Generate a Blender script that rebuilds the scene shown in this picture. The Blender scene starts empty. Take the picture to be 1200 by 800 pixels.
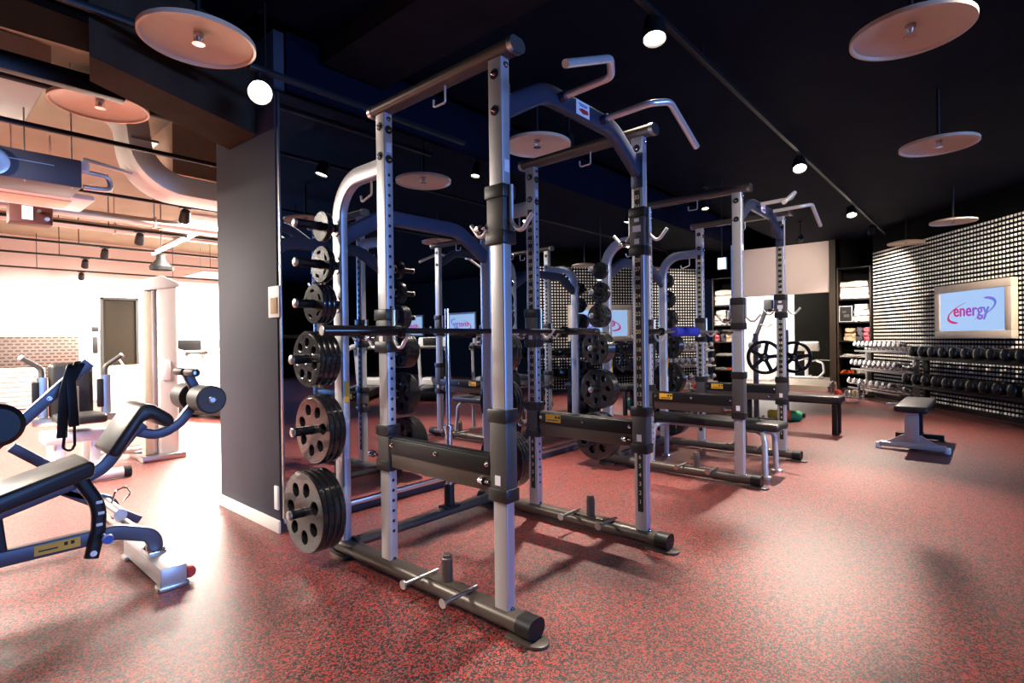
import bpy, bmesh, math, random
from mathutils import Vector, Matrix
random.seed(7)
S = bpy.context.scene
COL = S.collection
PI = math.pi
# ------------------------------------------------------------------ camera
F_PX, YAW, PITCH, ROLL = 633.91, 0.722754, -0.0047353, -0.0130077
CAM = Vector((-1.64177, -1.48881, 1.215))
fw = Vector((math.cos(YAW)*math.cos(PITCH), math.sin(YAW)*math.cos(PITCH), math.sin(PITCH)))
r0 = Vector((math.sin(YAW), -math.cos(YAW), 0)); u0 = r0.cross(fw)
rt = r0*math.cos(ROLL) + u0*math.sin(ROLL); up = -r0*math.sin(ROLL) + u0*math.cos(ROLL)
cd = bpy.data.cameras.new('camera'); cam = bpy.data.objects.new('camera', cd); COL.objects.link(cam)
cd.sensor_width = 36; cd.lens = 36*F_PX/1200; cd.clip_start = 0.02; cd.clip_end = 100
cam.matrix_world = Matrix(((rt.x, up.x, -fw.x, CAM.x), (rt.y, up.y, -fw.y, CAM.y), (rt.z, up.z, -fw.z, CAM.z), (0, 0, 0, 1)))
S.camera = cam
# ------------------------------------------------------------------ light and exposure
S.view_settings.view_transform = 'Standard'; S.view_settings.look = 'None'
S.view_settings.gamma = 1; S.view_settings.use_curve_mapping = False
S.view_settings.exposure = 0.0
w = bpy.data.worlds.new('world'); S.world = w; w.use_nodes = True
w.node_tree.nodes['Background'].inputs[0].default_value = (0.25, 0.4, 1.0, 1)
w.node_tree.nodes['Background'].inputs[1].default_value = 0.02
WARM = (1.0, 0.85, 0.72); COOL = (0.19, 0.39, 1.0)
SPOT_W = 650; BLUE_FILL_W = 1300; HALL_W = 520
def area(name, loc, rot, sx, sy, power, colour):
    l = bpy.data.lights.new(name, 'AREA'); l.shape = 'RECTANGLE'; l.size = sx; l.size_y = sy; l.energy = power; l.color = colour
    o = bpy.data.objects.new(name, l); COL.objects.link(o); o.location = loc; o.rotation_euler = rot
    return o
# blue fill set inside an added, unseen window behind the camera
area('window_daylight', (0.6, -12.85, 2.0), (PI/2, 0, 0), 6.0, 1.8, BLUE_FILL_W, COOL)
# ------------------------------------------------------------------ materials
MATS = {}
def mat(name, col, rough=0.5, metal=0.0, nscale=0, namt=0.0, bump=0.0, coat=0.0, emit=None, estr=0.0, spec=0.5):
    m = bpy.data.materials.new(name); m.use_nodes = True; nt = m.node_tree; b = nt.nodes['Principled BSDF']
    c = (*col, 1)
    b.inputs['Base Color'].default_value = c; b.inputs['Roughness'].default_value = rough; b.inputs['Metallic'].default_value = metal
    b.inputs['Specular IOR Level'].default_value = spec
    if coat: b.inputs['Coat Weight'].default_value = coat; b.inputs['Coat Roughness'].default_value = 0.06
    if emit: b.inputs['Emission Color'].default_value = (*emit, 1); b.inputs['Emission Strength'].default_value = estr
    if nscale:
        tc = nt.nodes.new('ShaderNodeTexCoord'); n = nt.nodes.new('ShaderNodeTexNoise'); n.inputs['Scale'].default_value = nscale; n.inputs['Detail'].default_value = 4
        nt.links.new(tc.outputs['Object'], n.inputs['Vector'])
        mx = nt.nodes.new('ShaderNodeMix'); mx.data_type = 'RGBA'
        mx.inputs[6].default_value = tuple(x*(1-namt) for x in col)+(1,); mx.inputs[7].default_value = tuple(min(1, x*(1+namt)) for x in col)+(1,)
        nt.links.new(n.outputs['Fac'], mx.inputs[0]); nt.links.new(mx.outputs[2], b.inputs['Base Color'])
        if bump:
            bp = nt.nodes.new('ShaderNodeBump'); bp.inputs['Strength'].default_value = bump; bp.inputs['Distance'].default_value = 0.02
            nt.links.new(n.outputs['Fac'], bp.inputs['Height']); nt.links.new(bp.outputs['Normal'], b.inputs['Normal'])
    MATS[name] = m; return m
def floor_mat():
    m = bpy.data.materials.new('speckled_rubber'); m.use_nodes = True; nt = m.node_tree; b = nt.nodes['Principled BSDF']
    tc = nt.nodes.new('ShaderNodeTexCoord')
    v = nt.nodes.new('ShaderNodeTexVoronoi'); v.inputs['Scale'].default_value = 190; v.feature = 'F1'
    nz = nt.nodes.new('ShaderNodeTexNoise'); nz.inputs['Scale'].default_value = 60
    ad = nt.nodes.new('ShaderNodeVectorMath'); ad.operation = 'MULTIPLY_ADD'; ad.inputs[1].default_value = (0.02, 0.02, 0.0)
    nt.links.new(tc.outputs['Object'], nz.inputs['Vector']); nt.links.new(nz.outputs['Color'], ad.inputs[0]); nt.links.new(tc.outputs['Object'], ad.inputs[2])
    nt.links.new(ad.outputs[0], v.inputs['Vector'])
    sp = nt.nodes.new('ShaderNodeSeparateColor'); nt.links.new(v.outputs['Color'], sp.inputs[0])
    r = nt.nodes.new('ShaderNodeValToRGB'); r.color_ramp.interpolation = 'CONSTANT'
    e = r.color_ramp.elements
    e[0].position = 0; e[0].color = (0.014, 0.010, 0.009, 1)
    e[1].position = 0.42; e[1].color = (0.035, 0.024, 0.020, 1)
    for p, c in ((0.54, (0.34, 0.022, 0.016, 1)), (0.74, (0.40, 0.040, 0.028, 1)), (0.86, (0.15, 0.105, 0.088, 1))):
        q = e.new(p); q.color = c
    nt.links.new(sp.outputs[0], r.inputs[0]); nt.links.new(r.outputs[0], b.inputs['Base Color'])
    b.inputs['Roughness'].default_value = 0.46; b.inputs['Specular IOR Level'].default_value = 0.8
    bp = nt.nodes.new('ShaderNodeBump'); bp.inputs['Strength'].default_value = 0.15; bp.inputs['Distance'].default_value = 0.003
    nt.links.new(sp.outputs[1], bp.inputs['Height']); nt.links.new(bp.outputs['Normal'], b.inputs['Normal'])
    return m
M_FLOOR = floor_mat()
M_SILVER = mat('silver_powder_coat', (0.52, 0.52, 0.54), 0.38, 0.55, 300, 0.06)
M_BRONZE = mat('dark_bronze_paint', (0.105, 0.088, 0.075), 0.36, 0.45, 200, 0.1)
M_NAVY = mat('dark_blue_paint', (0.055, 0.07, 0.125), 0.36, 0.5, 200, 0.08)
M_BLUEFRAME = mat('slate_blue_paint', (0.085, 0.082, 0.105), 0.4, 0.35, 200, 0.06)
M_BLACK = mat('black_plastic', (0.009, 0.009, 0.010), 0.45, 0, 150, 0.2, spec=0.35)
M_GLOSSBLK = mat('gloss_black', (0.008, 0.008, 0.009), 0.16, 0, 120, 0.2)
M_RUBBER = mat('black_rubber', (0.005, 0.005, 0.005), 0.25, 0, 120, 0.2, spec=0.25)
M_PLATE = mat('plate_urethane', (0.012, 0.012, 0.013), 0.20, 0, 60, 0.3, 0.03, coat=0.45, spec=0.4)
M_CHROME = mat('chrome', (0.80, 0.80, 0.82), 0.14, 1.0, 90, 0.03)
M_HOOK = mat('satin_chrome', (0.80, 0.79, 0.78), 0.28, 0.55, 150, 0.05)
M_STEEL = mat('brushed_steel', (0.55, 0.54, 0.53), 0.32, 1.0, 150, 0.08)
M_PAD = mat('black_vinyl', (0.020, 0.019, 0.018), 0.42, 0, 250, 0.15, 0.02, spec=0.45)
M_FOAM = mat('foam_grip', (0.05, 0.048, 0.045), 0.55, 0, 300, 0.2, 0.05)
M_COLLAR = mat('collar_grey', (0.085, 0.080, 0.078), 0.45, 0.2, 200, 0.08)
M_COLLARBLK = mat('collar_black', (0.016, 0.015, 0.015), 0.4, 0, 200, 0.15)
M_WHITE = mat('white_paint', (0.80, 0.79, 0.77), 0.55, 0, 40, 0.03)
M_STUD = mat('white_stud', (0.74, 0.71, 0.66), 0.35, 0, 30, 0.06)
M_CREAM = mat('cream_wood', (0.66, 0.56, 0.44), 0.45, 0, 8, 0.12)
M_CEIL = mat('black_ceiling', (0.0015, 0.003, 0.012), 0.75, 0, 3, 0.5, 0.4, spec=0.08)
M_DARKWALL = mat('dark_wall', (0.002, 0.002, 0.002), 0.7, 0, 4, 0.3, spec=0.1)
M_PILLAR = mat('charcoal_wall', (0.05, 0.052, 0.075), 0.6, 0, 3, 0.1, spec=0.2)
M_TAN = mat('tan_ceiling', (0.27, 0.225, 0.155), 0.8, 0, 2, 0.25, 0.2)
M_BROWN = mat('brown_panel', (0.030, 0.018, 0.008), 0.6, 0, 5, 0.15)
M_BEAM = mat('rough_brown_beam', (0.050, 0.033, 0.022), 0.9, 0, 6, 0.4, 0.5, spec=0.05)
M_DISC = mat('disc_enamel', (0.72, 0.53, 0.37), 0.42, 0, 20, 0.05)
M_DUCT = mat('duct_sheet', (0.58, 0.55, 0.52), 0.45, 0.3, 6, 0.06)
M_ACBLUE = mat('unit_blue_grey', (0.06, 0.065, 0.09), 0.5, 0, 10, 0.08)
M_YELLOW = mat('yellow_sticker', (0.75, 0.42, 0.03), 0.5, 0, 60, 0.05)
M_PAPER = mat('white_sticker', (0.80, 0.80, 0.82), 0.5, 0, 60, 0.04)
M_NUM = mat('number_ink', (0.80, 0.72, 0.42), 0.5, 0, 60, 0.04)
M_RED = mat('red_rubber', (0.45, 0.035, 0.02), 0.45, 0, 60, 0.1)
M_PINK = mat('pink_cloth', (0.62, 0.16, 0.20), 0.8, 0, 30, 0.15, 0.1)
M_BLUEPAD = mat('blue_foam', (0.02, 0.03, 0.32), 0.6, 0, 60, 0.1)
M_CLOTH = mat('white_cloth', (0.74, 0.70, 0.66), 0.85, 0, 12, 0.2, 0.5)
M_BEIGE = mat('beige_cloth', (0.52, 0.38, 0.24), 0.85, 0, 12, 0.2, 0.5)
M_GREYCL = mat('grey_cloth', (0.12, 0.12, 0.14), 0.85, 0, 12, 0.2, 0.3)
M_INK = mat('black_ink', (0.01, 0.01, 0.01), 0.6, 0, 60, 0.1)
M_INKBLUE = mat('blue_ink', (0.05, 0.10, 0.45), 0.6, 0, 60, 0.1)
M_WHITEMACH = mat('white_machine', (0.74, 0.73, 0.72), 0.35, 0.1, 40, 0.03)
M_GREEN = mat('green_foam', (0.02, 0.30, 0.09), 0.6, 0, 60, 0.1)
M_YFOAM = mat('yellow_foam', (0.85, 0.50, 0.04), 0.6, 0, 60, 0.1)
M_OFOAM = mat('orange_foam', (0.75, 0.16, 0.03), 0.6, 0, 60, 0.1)
M_LAMP = mat('lamp_lens', (1, 1, 1), 0.4, 0, 30, 0.01, emit=(1.0, 0.86, 0.70), estr=22)
M_TUBE = mat('lamp_tube', (1, 1, 1), 0.4, 0, 30, 0.01, emit=(1.0, 0.90, 0.80), estr=9)
M_SIGN = mat('lit_sign', (1, 1, 1), 0.4, 0, 30, 0.01, emit=(0.85, 1.0, 0.9), estr=3)
M_SCREEN = mat('lit_screen', (0.02, 0.02, 0.02), 0.2, 0, 2, 0.01, emit=(0.40, 0.60, 0.95), estr=0.95)
def logo_mat():
    m = bpy.data.materials.new('screen_lettering'); m.use_nodes = True; nt = m.node_tree; b = nt.nodes['Principled BSDF']
    tc = nt.nodes.new('ShaderNodeTexCoord'); sx = nt.nodes.new('ShaderNodeSeparateXYZ'); nt.links.new(tc.outputs['Generated'], sx.inputs[0])
    r = nt.nodes.new('ShaderNodeValToRGB'); e = r.color_ramp.elements
    e[0].color = (0.65, 0.01, 0.12, 1); e[1].color = (0.10, 0.22, 0.80, 1)
    q = e.new(0.45); q.color = (0.42, 0.02, 0.50, 1)
    nt.links.new(sx.outputs[0], r.inputs[0]); nt.links.new(r.outputs[0], b.inputs['Emission Color']); b.inputs['Emission Strength'].default_value = 0.85
    b.inputs['Base Color'].default_value = (0.02, 0.02, 0.02, 1)
    return m
M_LOGO = logo_mat()
def mirror_mat():
    m = bpy.data.materials.new('mirror_glass'); m.use_nodes = True; b = m.node_tree.nodes['Principled BSDF']
    b.inputs['Base Color'].default_value = (0.80, 0.82, 0.83, 1); b.inputs['Metallic'].default_value = 1; b.inputs['Roughness'].default_value = 0.0
    return m
M_MIRROR = mirror_mat()
def lattice_mat():
    m = bpy.data.materials.new('pierced_panel'); m.use_nodes = True; nt = m.node_tree; b = nt.nodes['Principled BSDF']
    tc = nt.nodes.new('ShaderNodeTexCoord'); mp = nt.nodes.new('ShaderNodeMapping'); mp.inputs['Rotation'].default_value = (PI/2, 0, 0)
    br = nt.nodes.new('ShaderNodeTexBrick'); br.inputs['Scale'].default_value = 3.6; br.inputs['Brick Width'].default_value = 0.42; br.inputs['Row Height'].default_value = 0.24
    br.inputs['Mortar Size'].default_value = 0.07
    br.inputs['Color1'].default_value = (0.002, 0.0018, 0.0018, 1); br.inputs['Color2'].default_value = (0.006, 0.005, 0.0045, 1); br.inputs['Mortar'].default_value = (0.10, 0.062, 0.05, 1)
    nt.links.new(tc.outputs['Object'], mp.inputs[0]); nt.links.new(mp.outputs[0], br.inputs['Vector']); nt.links.new(br.outputs['Color'], b.inputs['Base Color'])
    b.inputs['Roughness'].default_value = 0.5
    return m
M_LATTICE = lattice_mat()
# ------------------------------------------------------------------ mesh helpers
V = Vector
def rrect(w, h, r=0.006, n=3):
    pts = []
    for cx, cy, a0 in ((w/2-r, h/2-r, 0), (-w/2+r, h/2-r, PI/2), (-w/2+r, -h/2+r, PI), (w/2-r, -h/2+r, 1.5*PI)):
        for i in range(n+1):
            a = a0 + PI/2*i/n; pts.append((cx+r*math.cos(a), cy+r*math.sin(a)))
    return pts
def circ(r, n=16): return [(r*math.cos(2*PI*i/n), r*math.sin(2*PI*i/n)) for i in range(n)]
def fillet(pts, rad, n=6):
    pts = [V(p) for p in pts]; out = [pts[0]]
    for i in range(1, len(pts)-1):
        p, a, b = pts[i], pts[i-1], pts[i+1]
        r = rad[i-1] if isinstance(rad, (list, tuple)) else rad
        d1 = (a-p).normalized(); d2 = (b-p).normalized(); ang = d1.angle(d2)
        if r <= 0 or ang > PI-0.02: out.append(p); continue
        tl = min(r/math.tan(ang/2), (a-p).length*0.49, (b-p).length*0.49); r = tl*math.tan(ang/2)
        c = p + (d1+d2).normalized()*(r/math.sin(ang/2)); s = p+d1*tl-c; e = p+d2*tl-c; tot = s.angle(e)
        for k in range(n+1):
            t = k/n; out.append(c + (s*math.sin((1-t)*tot)+e*math.sin(t*tot))/math.sin(tot))
    out.append(pts[-1]); return out
class MB:
    def __init__(self): self.bm = bmesh.new()
    def box(self, c, s, bev=0.0, rot=None, seg=2):
        r = bmesh.ops.create_cube(self.bm, size=1); vs = r['verts']
        bmesh.ops.scale(self.bm, vec=s, verts=vs)
        if bev > 0:
            es = list({e for v in vs for e in v.link_edges})
            q = bmesh.ops.bevel(self.bm, geom=es, offset=min(bev, min(s)*0.49), segments=seg, affect='EDGES', profile=0.5)
            vs = list({v for f in q['faces'] for v in f.verts} | {v for v in vs if v.is_valid})
        if rot: bmesh.ops.rotate(self.bm, cent=(0, 0, 0), matrix=rot, verts=vs)
        bmesh.ops.translate(self.bm, vec=c, verts=vs); return self
    def sweep(self, pts, prof, ref=None, closed=False):
        pts = [V(p) for p in pts]; N = len(pts); rings = []; s_prev = None
        for i in range(N):
            if closed: t = (pts[(i+1) % N]-pts[i-1]).normalized()
            else: t = ((pts[i+1]-pts[i]) if i == 0 else (pts[i]-pts[i-1]) if i == N-1 else ((pts[i+1]-pts[i]).normalized()+(pts[i]-pts[i-1]).normalized())).normalized()
            if ref is not None: s = V(ref) - t*t.dot(V(ref))
            elif s_prev is None: s = t.cross(V((0, 0, 1)) if abs(t.z) < 0.9 else V((1, 0, 0)))
            else: s = s_prev - t*t.dot(s_prev)
            s.normalize(); s_prev = s; n = t.cross(s)
            rings.append([self.bm.verts.new(pts[i]+s*a+n*b) for a, b in prof])
        K = len(prof)
        for i in range(N if closed else N-1):
            A, B = rings[i], rings[(i+1) % N]
            for k in range(K): self.bm.faces.new((A[k], A[(k+1) % K], B[(k+1) % K], B[k]))
        if not closed:
            self.bm.faces.new(rings[0][::-1]); self.bm.faces.new(rings[-1])
        return self
    def cyl(self, a, b, r, n=20, r2=None):
        a, b = V(a), V(b); t = (b-a).normalized(); s = t.cross(V((0, 0, 1)) if abs(t.z) < 0.9 else V((1, 0, 0))).normalized(); q = t.cross(s)
        r2 = r if r2 is None else r2
        A = [self.bm.verts.new(a+(s*math.cos(2*PI*i/n)+q*math.sin(2*PI*i/n))*r) for i in range(n)]
        B = [self.bm.verts.new(b+(s*math.cos(2*PI*i/n)+q*math.sin(2*PI*i/n))*r2) for i in range(n)]
        for i in range(n): self.bm.faces.new((A[i], A[(i+1) % n], B[(i+1) % n], B[i]))
        self.bm.faces.new(A[::-1]); self.bm.faces.new(B); return self
    def lathe(self, prof, o=(0, 0, 0), axis=(0, 0, 1), n=32, close=False):
        # prof: (radius, height along axis)
        o = V(o); t = V(axis).normalized(); s = t.cross(V((0, 0, 1)) if abs(t.z) < 0.9 else V((1, 0, 0))).normalized(); q = t.cross(s)
        rings = []
        for r, h in prof:
            if r < 1e-6: rings.append([self.bm.verts.new(o+t*h)])
            else: rings.append([self.bm.verts.new(o+t*h+(s*math.cos(2*PI*i/n)+q*math.sin(2*PI*i/n))*r) for i in range(n)])
        pairs = list(zip(rings, rings[1:])) + ([(rings[-1], rings[0])] if close else [])
        for A, B in pairs:
            for i in range(n):
                j = (i+1) % n
                if len(A) == 1 and len(B) == 1: continue
                if len(A) == 1: self.bm.faces.new((A[0], B[j], B[i]))
                elif len(B) == 1: self.bm.faces.new((A[i], A[j], B[0]))
                else: self.bm.faces.new((A[i], A[j], B[j], B[i]))
        return self
    def prism(self, poly, axis, a, b):
        # poly in the two other axes (order x,y,z without axis), extruded from a to b along axis
        def mk(p, h): return {'x': V((h, p[0], p[1])), 'y': V((p[0], h, p[1])), 'z': V((p[0], p[1], h))}[axis]
        A = [self.bm.verts.new(mk(p, a)) for p in poly]; B = [self.bm.verts.new(mk(p, b)) for p in poly]; n = len(poly)
        for i in range(n): self.bm.faces.new((A[i], A[(i+1) % n], B[(i+1) % n], B[i]))
        self.bm.faces.new(A[::-1]); self.bm.faces.new(B); return self
    def quad(self, *p): self.bm.faces.new([self.bm.verts.new(V(q)) for q in p]); return self
    def second(self):
        # faces made after this call use the second material
        self.n0 = len(self.bm.faces); return self
    def build(self, name, m, parent=None, label=None, angle=35, bevel=0.0, m2=None):
        if m2: 
            self.bm.faces.ensure_lookup_table()
            for f in self.bm.faces[self.n0:]: f.material_index = 1
        bmesh.ops.recalc_face_normals(self.bm, faces=self.bm.faces[:])
        if bevel:
            es = [e for e in self.bm.edges if len(e.link_faces) == 2 and e.calc_face_angle(0) > 0.6]
            bmesh.ops.bevel(self.bm, geom=es, offset=bevel, segments=2, affect='EDGES', profile=0.5, clamp_overlap=True)
        root = parent
        while root is not None and root.parent is not None: root = root.parent
        if root is not None and 'local' not in root: bmesh.ops.translate(self.bm, vec=-root.location, verts=self.bm.verts[:])
        me = bpy.data.meshes.new(name); self.bm.to_mesh(me); self.bm.free()
        me.polygons.foreach_set('use_smooth', [True]*len(me.polygons)); me.set_sharp_from_angle(angle=math.radians(angle))
        me.materials.append(m)
        if m2: me.materials.append(m2)
        o = bpy.data.objects.new(name, me); COL.objects.link(o)
        if parent is not None: o.parent = parent
        if label: o['label'] = label
        return o
def tag(o, label, cat, group=None):
    o['label'] = label; o['category'] = cat
    if group: o['group'] = group
    return o
def thing(name, label, cat, loc=(0, 0, 0), rz=0, group=None, local=False):
    o = bpy.data.objects.new(name, None); COL.objects.link(o); o.empty_display_size = 0.1
    o.location = loc; o.rotation_euler = (0, 0, rz)
    if local: o['local'] = 1
    return tag(o, label, cat, group)
def dup(root, loc, rz=None, label=None, group=None):
    def cp(o, par):
        c = o.copy(); COL.objects.link(c)
        if par is not None: c.parent = par
        for ch in list(o.children): cp(ch, c)
        return c
    r = cp(root, None); r.location = loc
    if rz is not None: r.rotation_euler = (0, 0, rz)
    if label: r['label'] = label
    if group: r['group'] = group
    return r
def struct(name, mb, m, **k):
    o = mb.build(name, m, **k); o['kind'] = 'structure'; return o
_txt = {}
def text_geo(s, offset=0.0):
    k = (s, offset)
    if k not in _txt:
        c = bpy.data.curves.new('t', 'FONT'); c.body = s; c.size = 1; c.extrude = 0; c.offset = offset; c.align_x = 'CENTER'; c.align_y = 'CENTER'; c.resolution_u = 3
        o = bpy.data.objects.new('t', c); COL.objects.link(o); bpy.context.view_layer.update()
        me = o.to_mesh(); _txt[k] = ([v.co.copy() for v in me.vertices], [tuple(p.vertices) for p in me.polygons]); o.to_mesh_clear()
        bpy.data.objects.remove(o); bpy.data.curves.remove(c)
    return _txt[k]
def text(mb, s, origin, xd, yd, size, offset=0.0, thick=0.0):
    vs, fs = text_geo(s, offset); xd, yd = V(xd), V(yd); nd = xd.cross(yd); o = V(origin)
    vv = [mb.bm.verts.new(o+xd*(p.x*size)+yd*(p.y*size)+nd*thick) for p in vs]
    for f in fs:
        try: mb.bm.faces.new([vv[i] for i in f])
        except ValueError: pass
ORD = ['first', 'second', 'third', 'fourth', 'fifth', 'sixth', 'seventh', 'eighth', 'ninth', 'tenth', 'eleventh', 'twelfth', 'thirteenth', 'fourteenth']
# ------------------------------------------------------------------ the room
MY = 1.88                                        # face of the mirror
struct('floor', MB().box((5, 0.5, -0.05), (24, 28, 0.1)), M_FLOOR)
struct('ceiling', MB().box((5.5, -5.1, 3.3), (23, 16.2, 0.2)).box((8.3, 2.4, 3.3), (17, 1.2, 0.2)), M_CEIL)
struct('ceiling_hall', MB().box((4, 8.4, 3.5), (22, 10.9, 0.12)).box((-3.5, 2.97, 3.32), (6.9, 0.06, 0.36)), M_TAN)
struct('wall_partition', MB().box((3.99, 2.375, 1.6), (8.08, 0.95, 3.2), 0.004), M_PILLAR)
struct('wall_partition_upper', MB().box((4.02, 1.885, 3.0), (8.0, 0.03, 0.4)), M_CEIL)  # black strip laid over the wall, standing in for shade
struct('baseboard_partition', MB().box((-0.058, 2.375, 0.04), (0.016, 0.97, 0.08), 0.003), M_WHITE)
struct('wall_north', MB().box((2, 13.3, 1.75), (15, 0.2, 3.5)), M_WHITE)
struct('wall_west', MB().box((-6.1, 0, 1.75), (0.2, 26.8, 3.5)), M_DARKWALL)
struct('wall_hall_end', MB().box((8.1, 8.0, 1.75), (0.16, 10.3, 3.5)), M_WHITE)
struct('wall_south', MB().box((-3.9, -13.1, 1.6), (4.4, 0.2, 3.2)).box((8.3, -13.1, 1.6), (9.0, 0.2, 3.2)).box((1, -13.1, 0.5), (6, 0.2, 1.0)).box((1, -13.1, 3.12), (6, 0.2, 0.2)), M_DARKWALL)
wn = struct('window_1', MB().box((1, -13.1, 1.03), (6, 0.12, 0.06)).box((1, -13.1, 2.99), (6, 0.12, 0.06)).box((-1.0, -13.1, 2), (0.06, 0.12, 2)).box((1, -13.1, 2), (0.06, 0.12, 2)).box((3.0, -13.1, 2), (0.06, 0.12, 2)), M_BLACK)  # unseen window made up to carry the blue fill
gl = bpy.data.materials.new('window_glass'); gl.use_nodes = True; gb = gl.node_tree.nodes['Principled BSDF']
gb.inputs['Transmission Weight'].default_value = 1; gb.inputs['Roughness'].default_value = 0; gb.inputs['Base Color'].default_value = (0.9, 0.95, 1, 1)
struct('window_1_glass', MB().box((1, -13.12, 2), (5.9, 0.008, 1.95)), gl)
# mirror on the partition
mir = thing('wall_mirror', 'long frameless wall mirror behind the squat racks', 'mirror', (4.0, MY, 0))
MB().box((3.99, MY+0.009, 1.45), (8.04, 0.018, 2.7)).build('mirror_glass', M_MIRROR, mir)
MB().box((3.99, MY+0.004, 0.075), (8.05, 0.028, 0.03), 0.003).build('bottom_rail', M_STEEL, mir)
MB().box((-0.035, MY+0.004, 1.45), (0.012, 0.03, 2.72), 0.002).build('side_rail', M_STEEL, mir)
MB().box((8.02, MY+0.004, 1.45), (0.02, 0.03, 2.72), 0.002).build('side_rail', M_WHITE, mir)
# studded wall on the right
D1 = V((11.01, 0.216, 0)); T = V((-0.811, -0.585, 0)); NW = V((-0.585, 0.811, 0)); T.normalize(); NW.normalize()
ROTW = Matrix((( T.x, NW.x, 0), (T.y, NW.y, 0), (0, 0, 1)))
def W(s, off, z): return D1 + T*s + NW*off + V((0, 0, z))
def wrot(): return ROTW.to_3x3()
def wbox(mb, s, off, z, size, bev=0): return mb.box(W(s, off, z), size, bev, rot=wrot())
struct('wall_east', wbox(MB(), 2.05, -0.11, 1.6, (4.1, 0.2, 3.2)), M_DARKWALL)
mb = MB(); PITCHS = 0.0655
for i in range(62):
    for j in range(42):
        s = 0.05+i*PITCHS; z = 0.10+j*PITCHS; h = 0.0172
        a = [W(s-h, 0, z-h), W(s+h, 0, z-h), W(s+h, 0, z+h), W(s-h, 0, z+h)]
        hh = h*0.72
        b = [W(s-hh, 0.014, z-hh), W(s+hh, 0.014, z-hh), W(s+hh, 0.014, z+hh), W(s-hh, 0.014, z+hh)]
        va = [mb.bm.verts.new(p) for p in a]; vb = [mb.bm.verts.new(p) for p in b]
        for k in range(4): mb.bm.faces.new((va[k], va[(k+1) % 4], vb[(k+1) % 4], vb[k]))
        mb.bm.faces.new(vb)
struct('trim_studs', mb, M_STUD)
struct('baseboard_east', wbox(MB(), 2.05, 0.01, 0.035, (4.1, 0.02, 0.07)), M_BLACK)
struct('wall_southeast', MB().box((10.6, -7.6, 1.6), (0.2, 10.8, 3.2)).box((9.15, -2.26, 1.6), (2.8, 0.2, 3.2)), M_DARKWALL)
# end of the gym: alcove wall with an opening to a lit room
struct('wall_alcove', MB().box((11.45, 2.0, 2.66), (0.16, 2.12, 1.08)), mat('soffit_paint', (0.66, 0.54, 0.50), 0.6, 0, 3, 0.05))
struct('wall_alcove_post', MB().box((11.42, 0.965, 1.6), (0.24, 0.12, 3.2)), M_BROWN)
struct('wall_alcove_side', MB().box((9.8, 3.4, 1.6), (3.5, 0.14, 3.2)).box((11.45, 3.22, 1.6), (0.16, 0.36, 3.2)), M_WHITE)
struct('trim_step', MB().box((13.05, 2.4, 0.05), (3.1, 3.6, 0.10)).box((11.45, 1.95, 0.06), (0.1, 2.0, 0.12)), mat('light_boards', (0.34, 0.28, 0.22), 0.4, 0, 6, 0.15))
struct('wall_lit_room', MB().box((14.62, 2.4, 1.6), (0.12, 3.7, 3.2)).box((13.1, 4.26, 1.6), (3.1, 0.12, 3.2)), M_WHITE)
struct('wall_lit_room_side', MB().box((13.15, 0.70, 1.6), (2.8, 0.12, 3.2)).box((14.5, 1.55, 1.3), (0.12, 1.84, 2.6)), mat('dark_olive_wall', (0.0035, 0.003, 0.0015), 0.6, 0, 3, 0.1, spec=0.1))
struct('ceiling_lit_room', MB().box((13.05, 2.4, 3.25), (3.1, 3.7, 0.1)), M_WHITE)
area('lit_room_lamp', (12.9, 3.2, 3.15), (0, 0, 0), 1.6, 0.8, 230, (1, 0.93, 0.86))  # added area fill for this room, without any fixture
struct('wall_shelf_back', MB().box((11.75, 0.55, 1.6), (0.1, 0.8, 3.2)), M_DARKWALL)
# ceiling beams and dark bulkhead over the left edge
struct('trim_beam_1', MB().prism([(-1.02, 1.74), (0.06, 2.22), (0.055, 2.66), (-0.96, 2.05)], 'z', 2.6, 3.25), M_BEAM)
struct('trim_beam_2', MB().prism([(-6, 1.3), (-1.02, 1.74), (-0.96, 2.05), (-6, 2.3)], 'z', 2.75, 3.25), mat('dark_beam', (0.007, 0.004, 0.003), 0.9, 0, 5, 0.5, 0.5, spec=0.05))
struct('trim_beam_3', MB().box((0.5, -0.75, 3.14), (0.5, 5.2, 0.14)), mat('blue_black_beam', (0.010, 0.009, 0.012), 0.85, 0, 4, 0.5, 0.6, spec=0.1))
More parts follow.
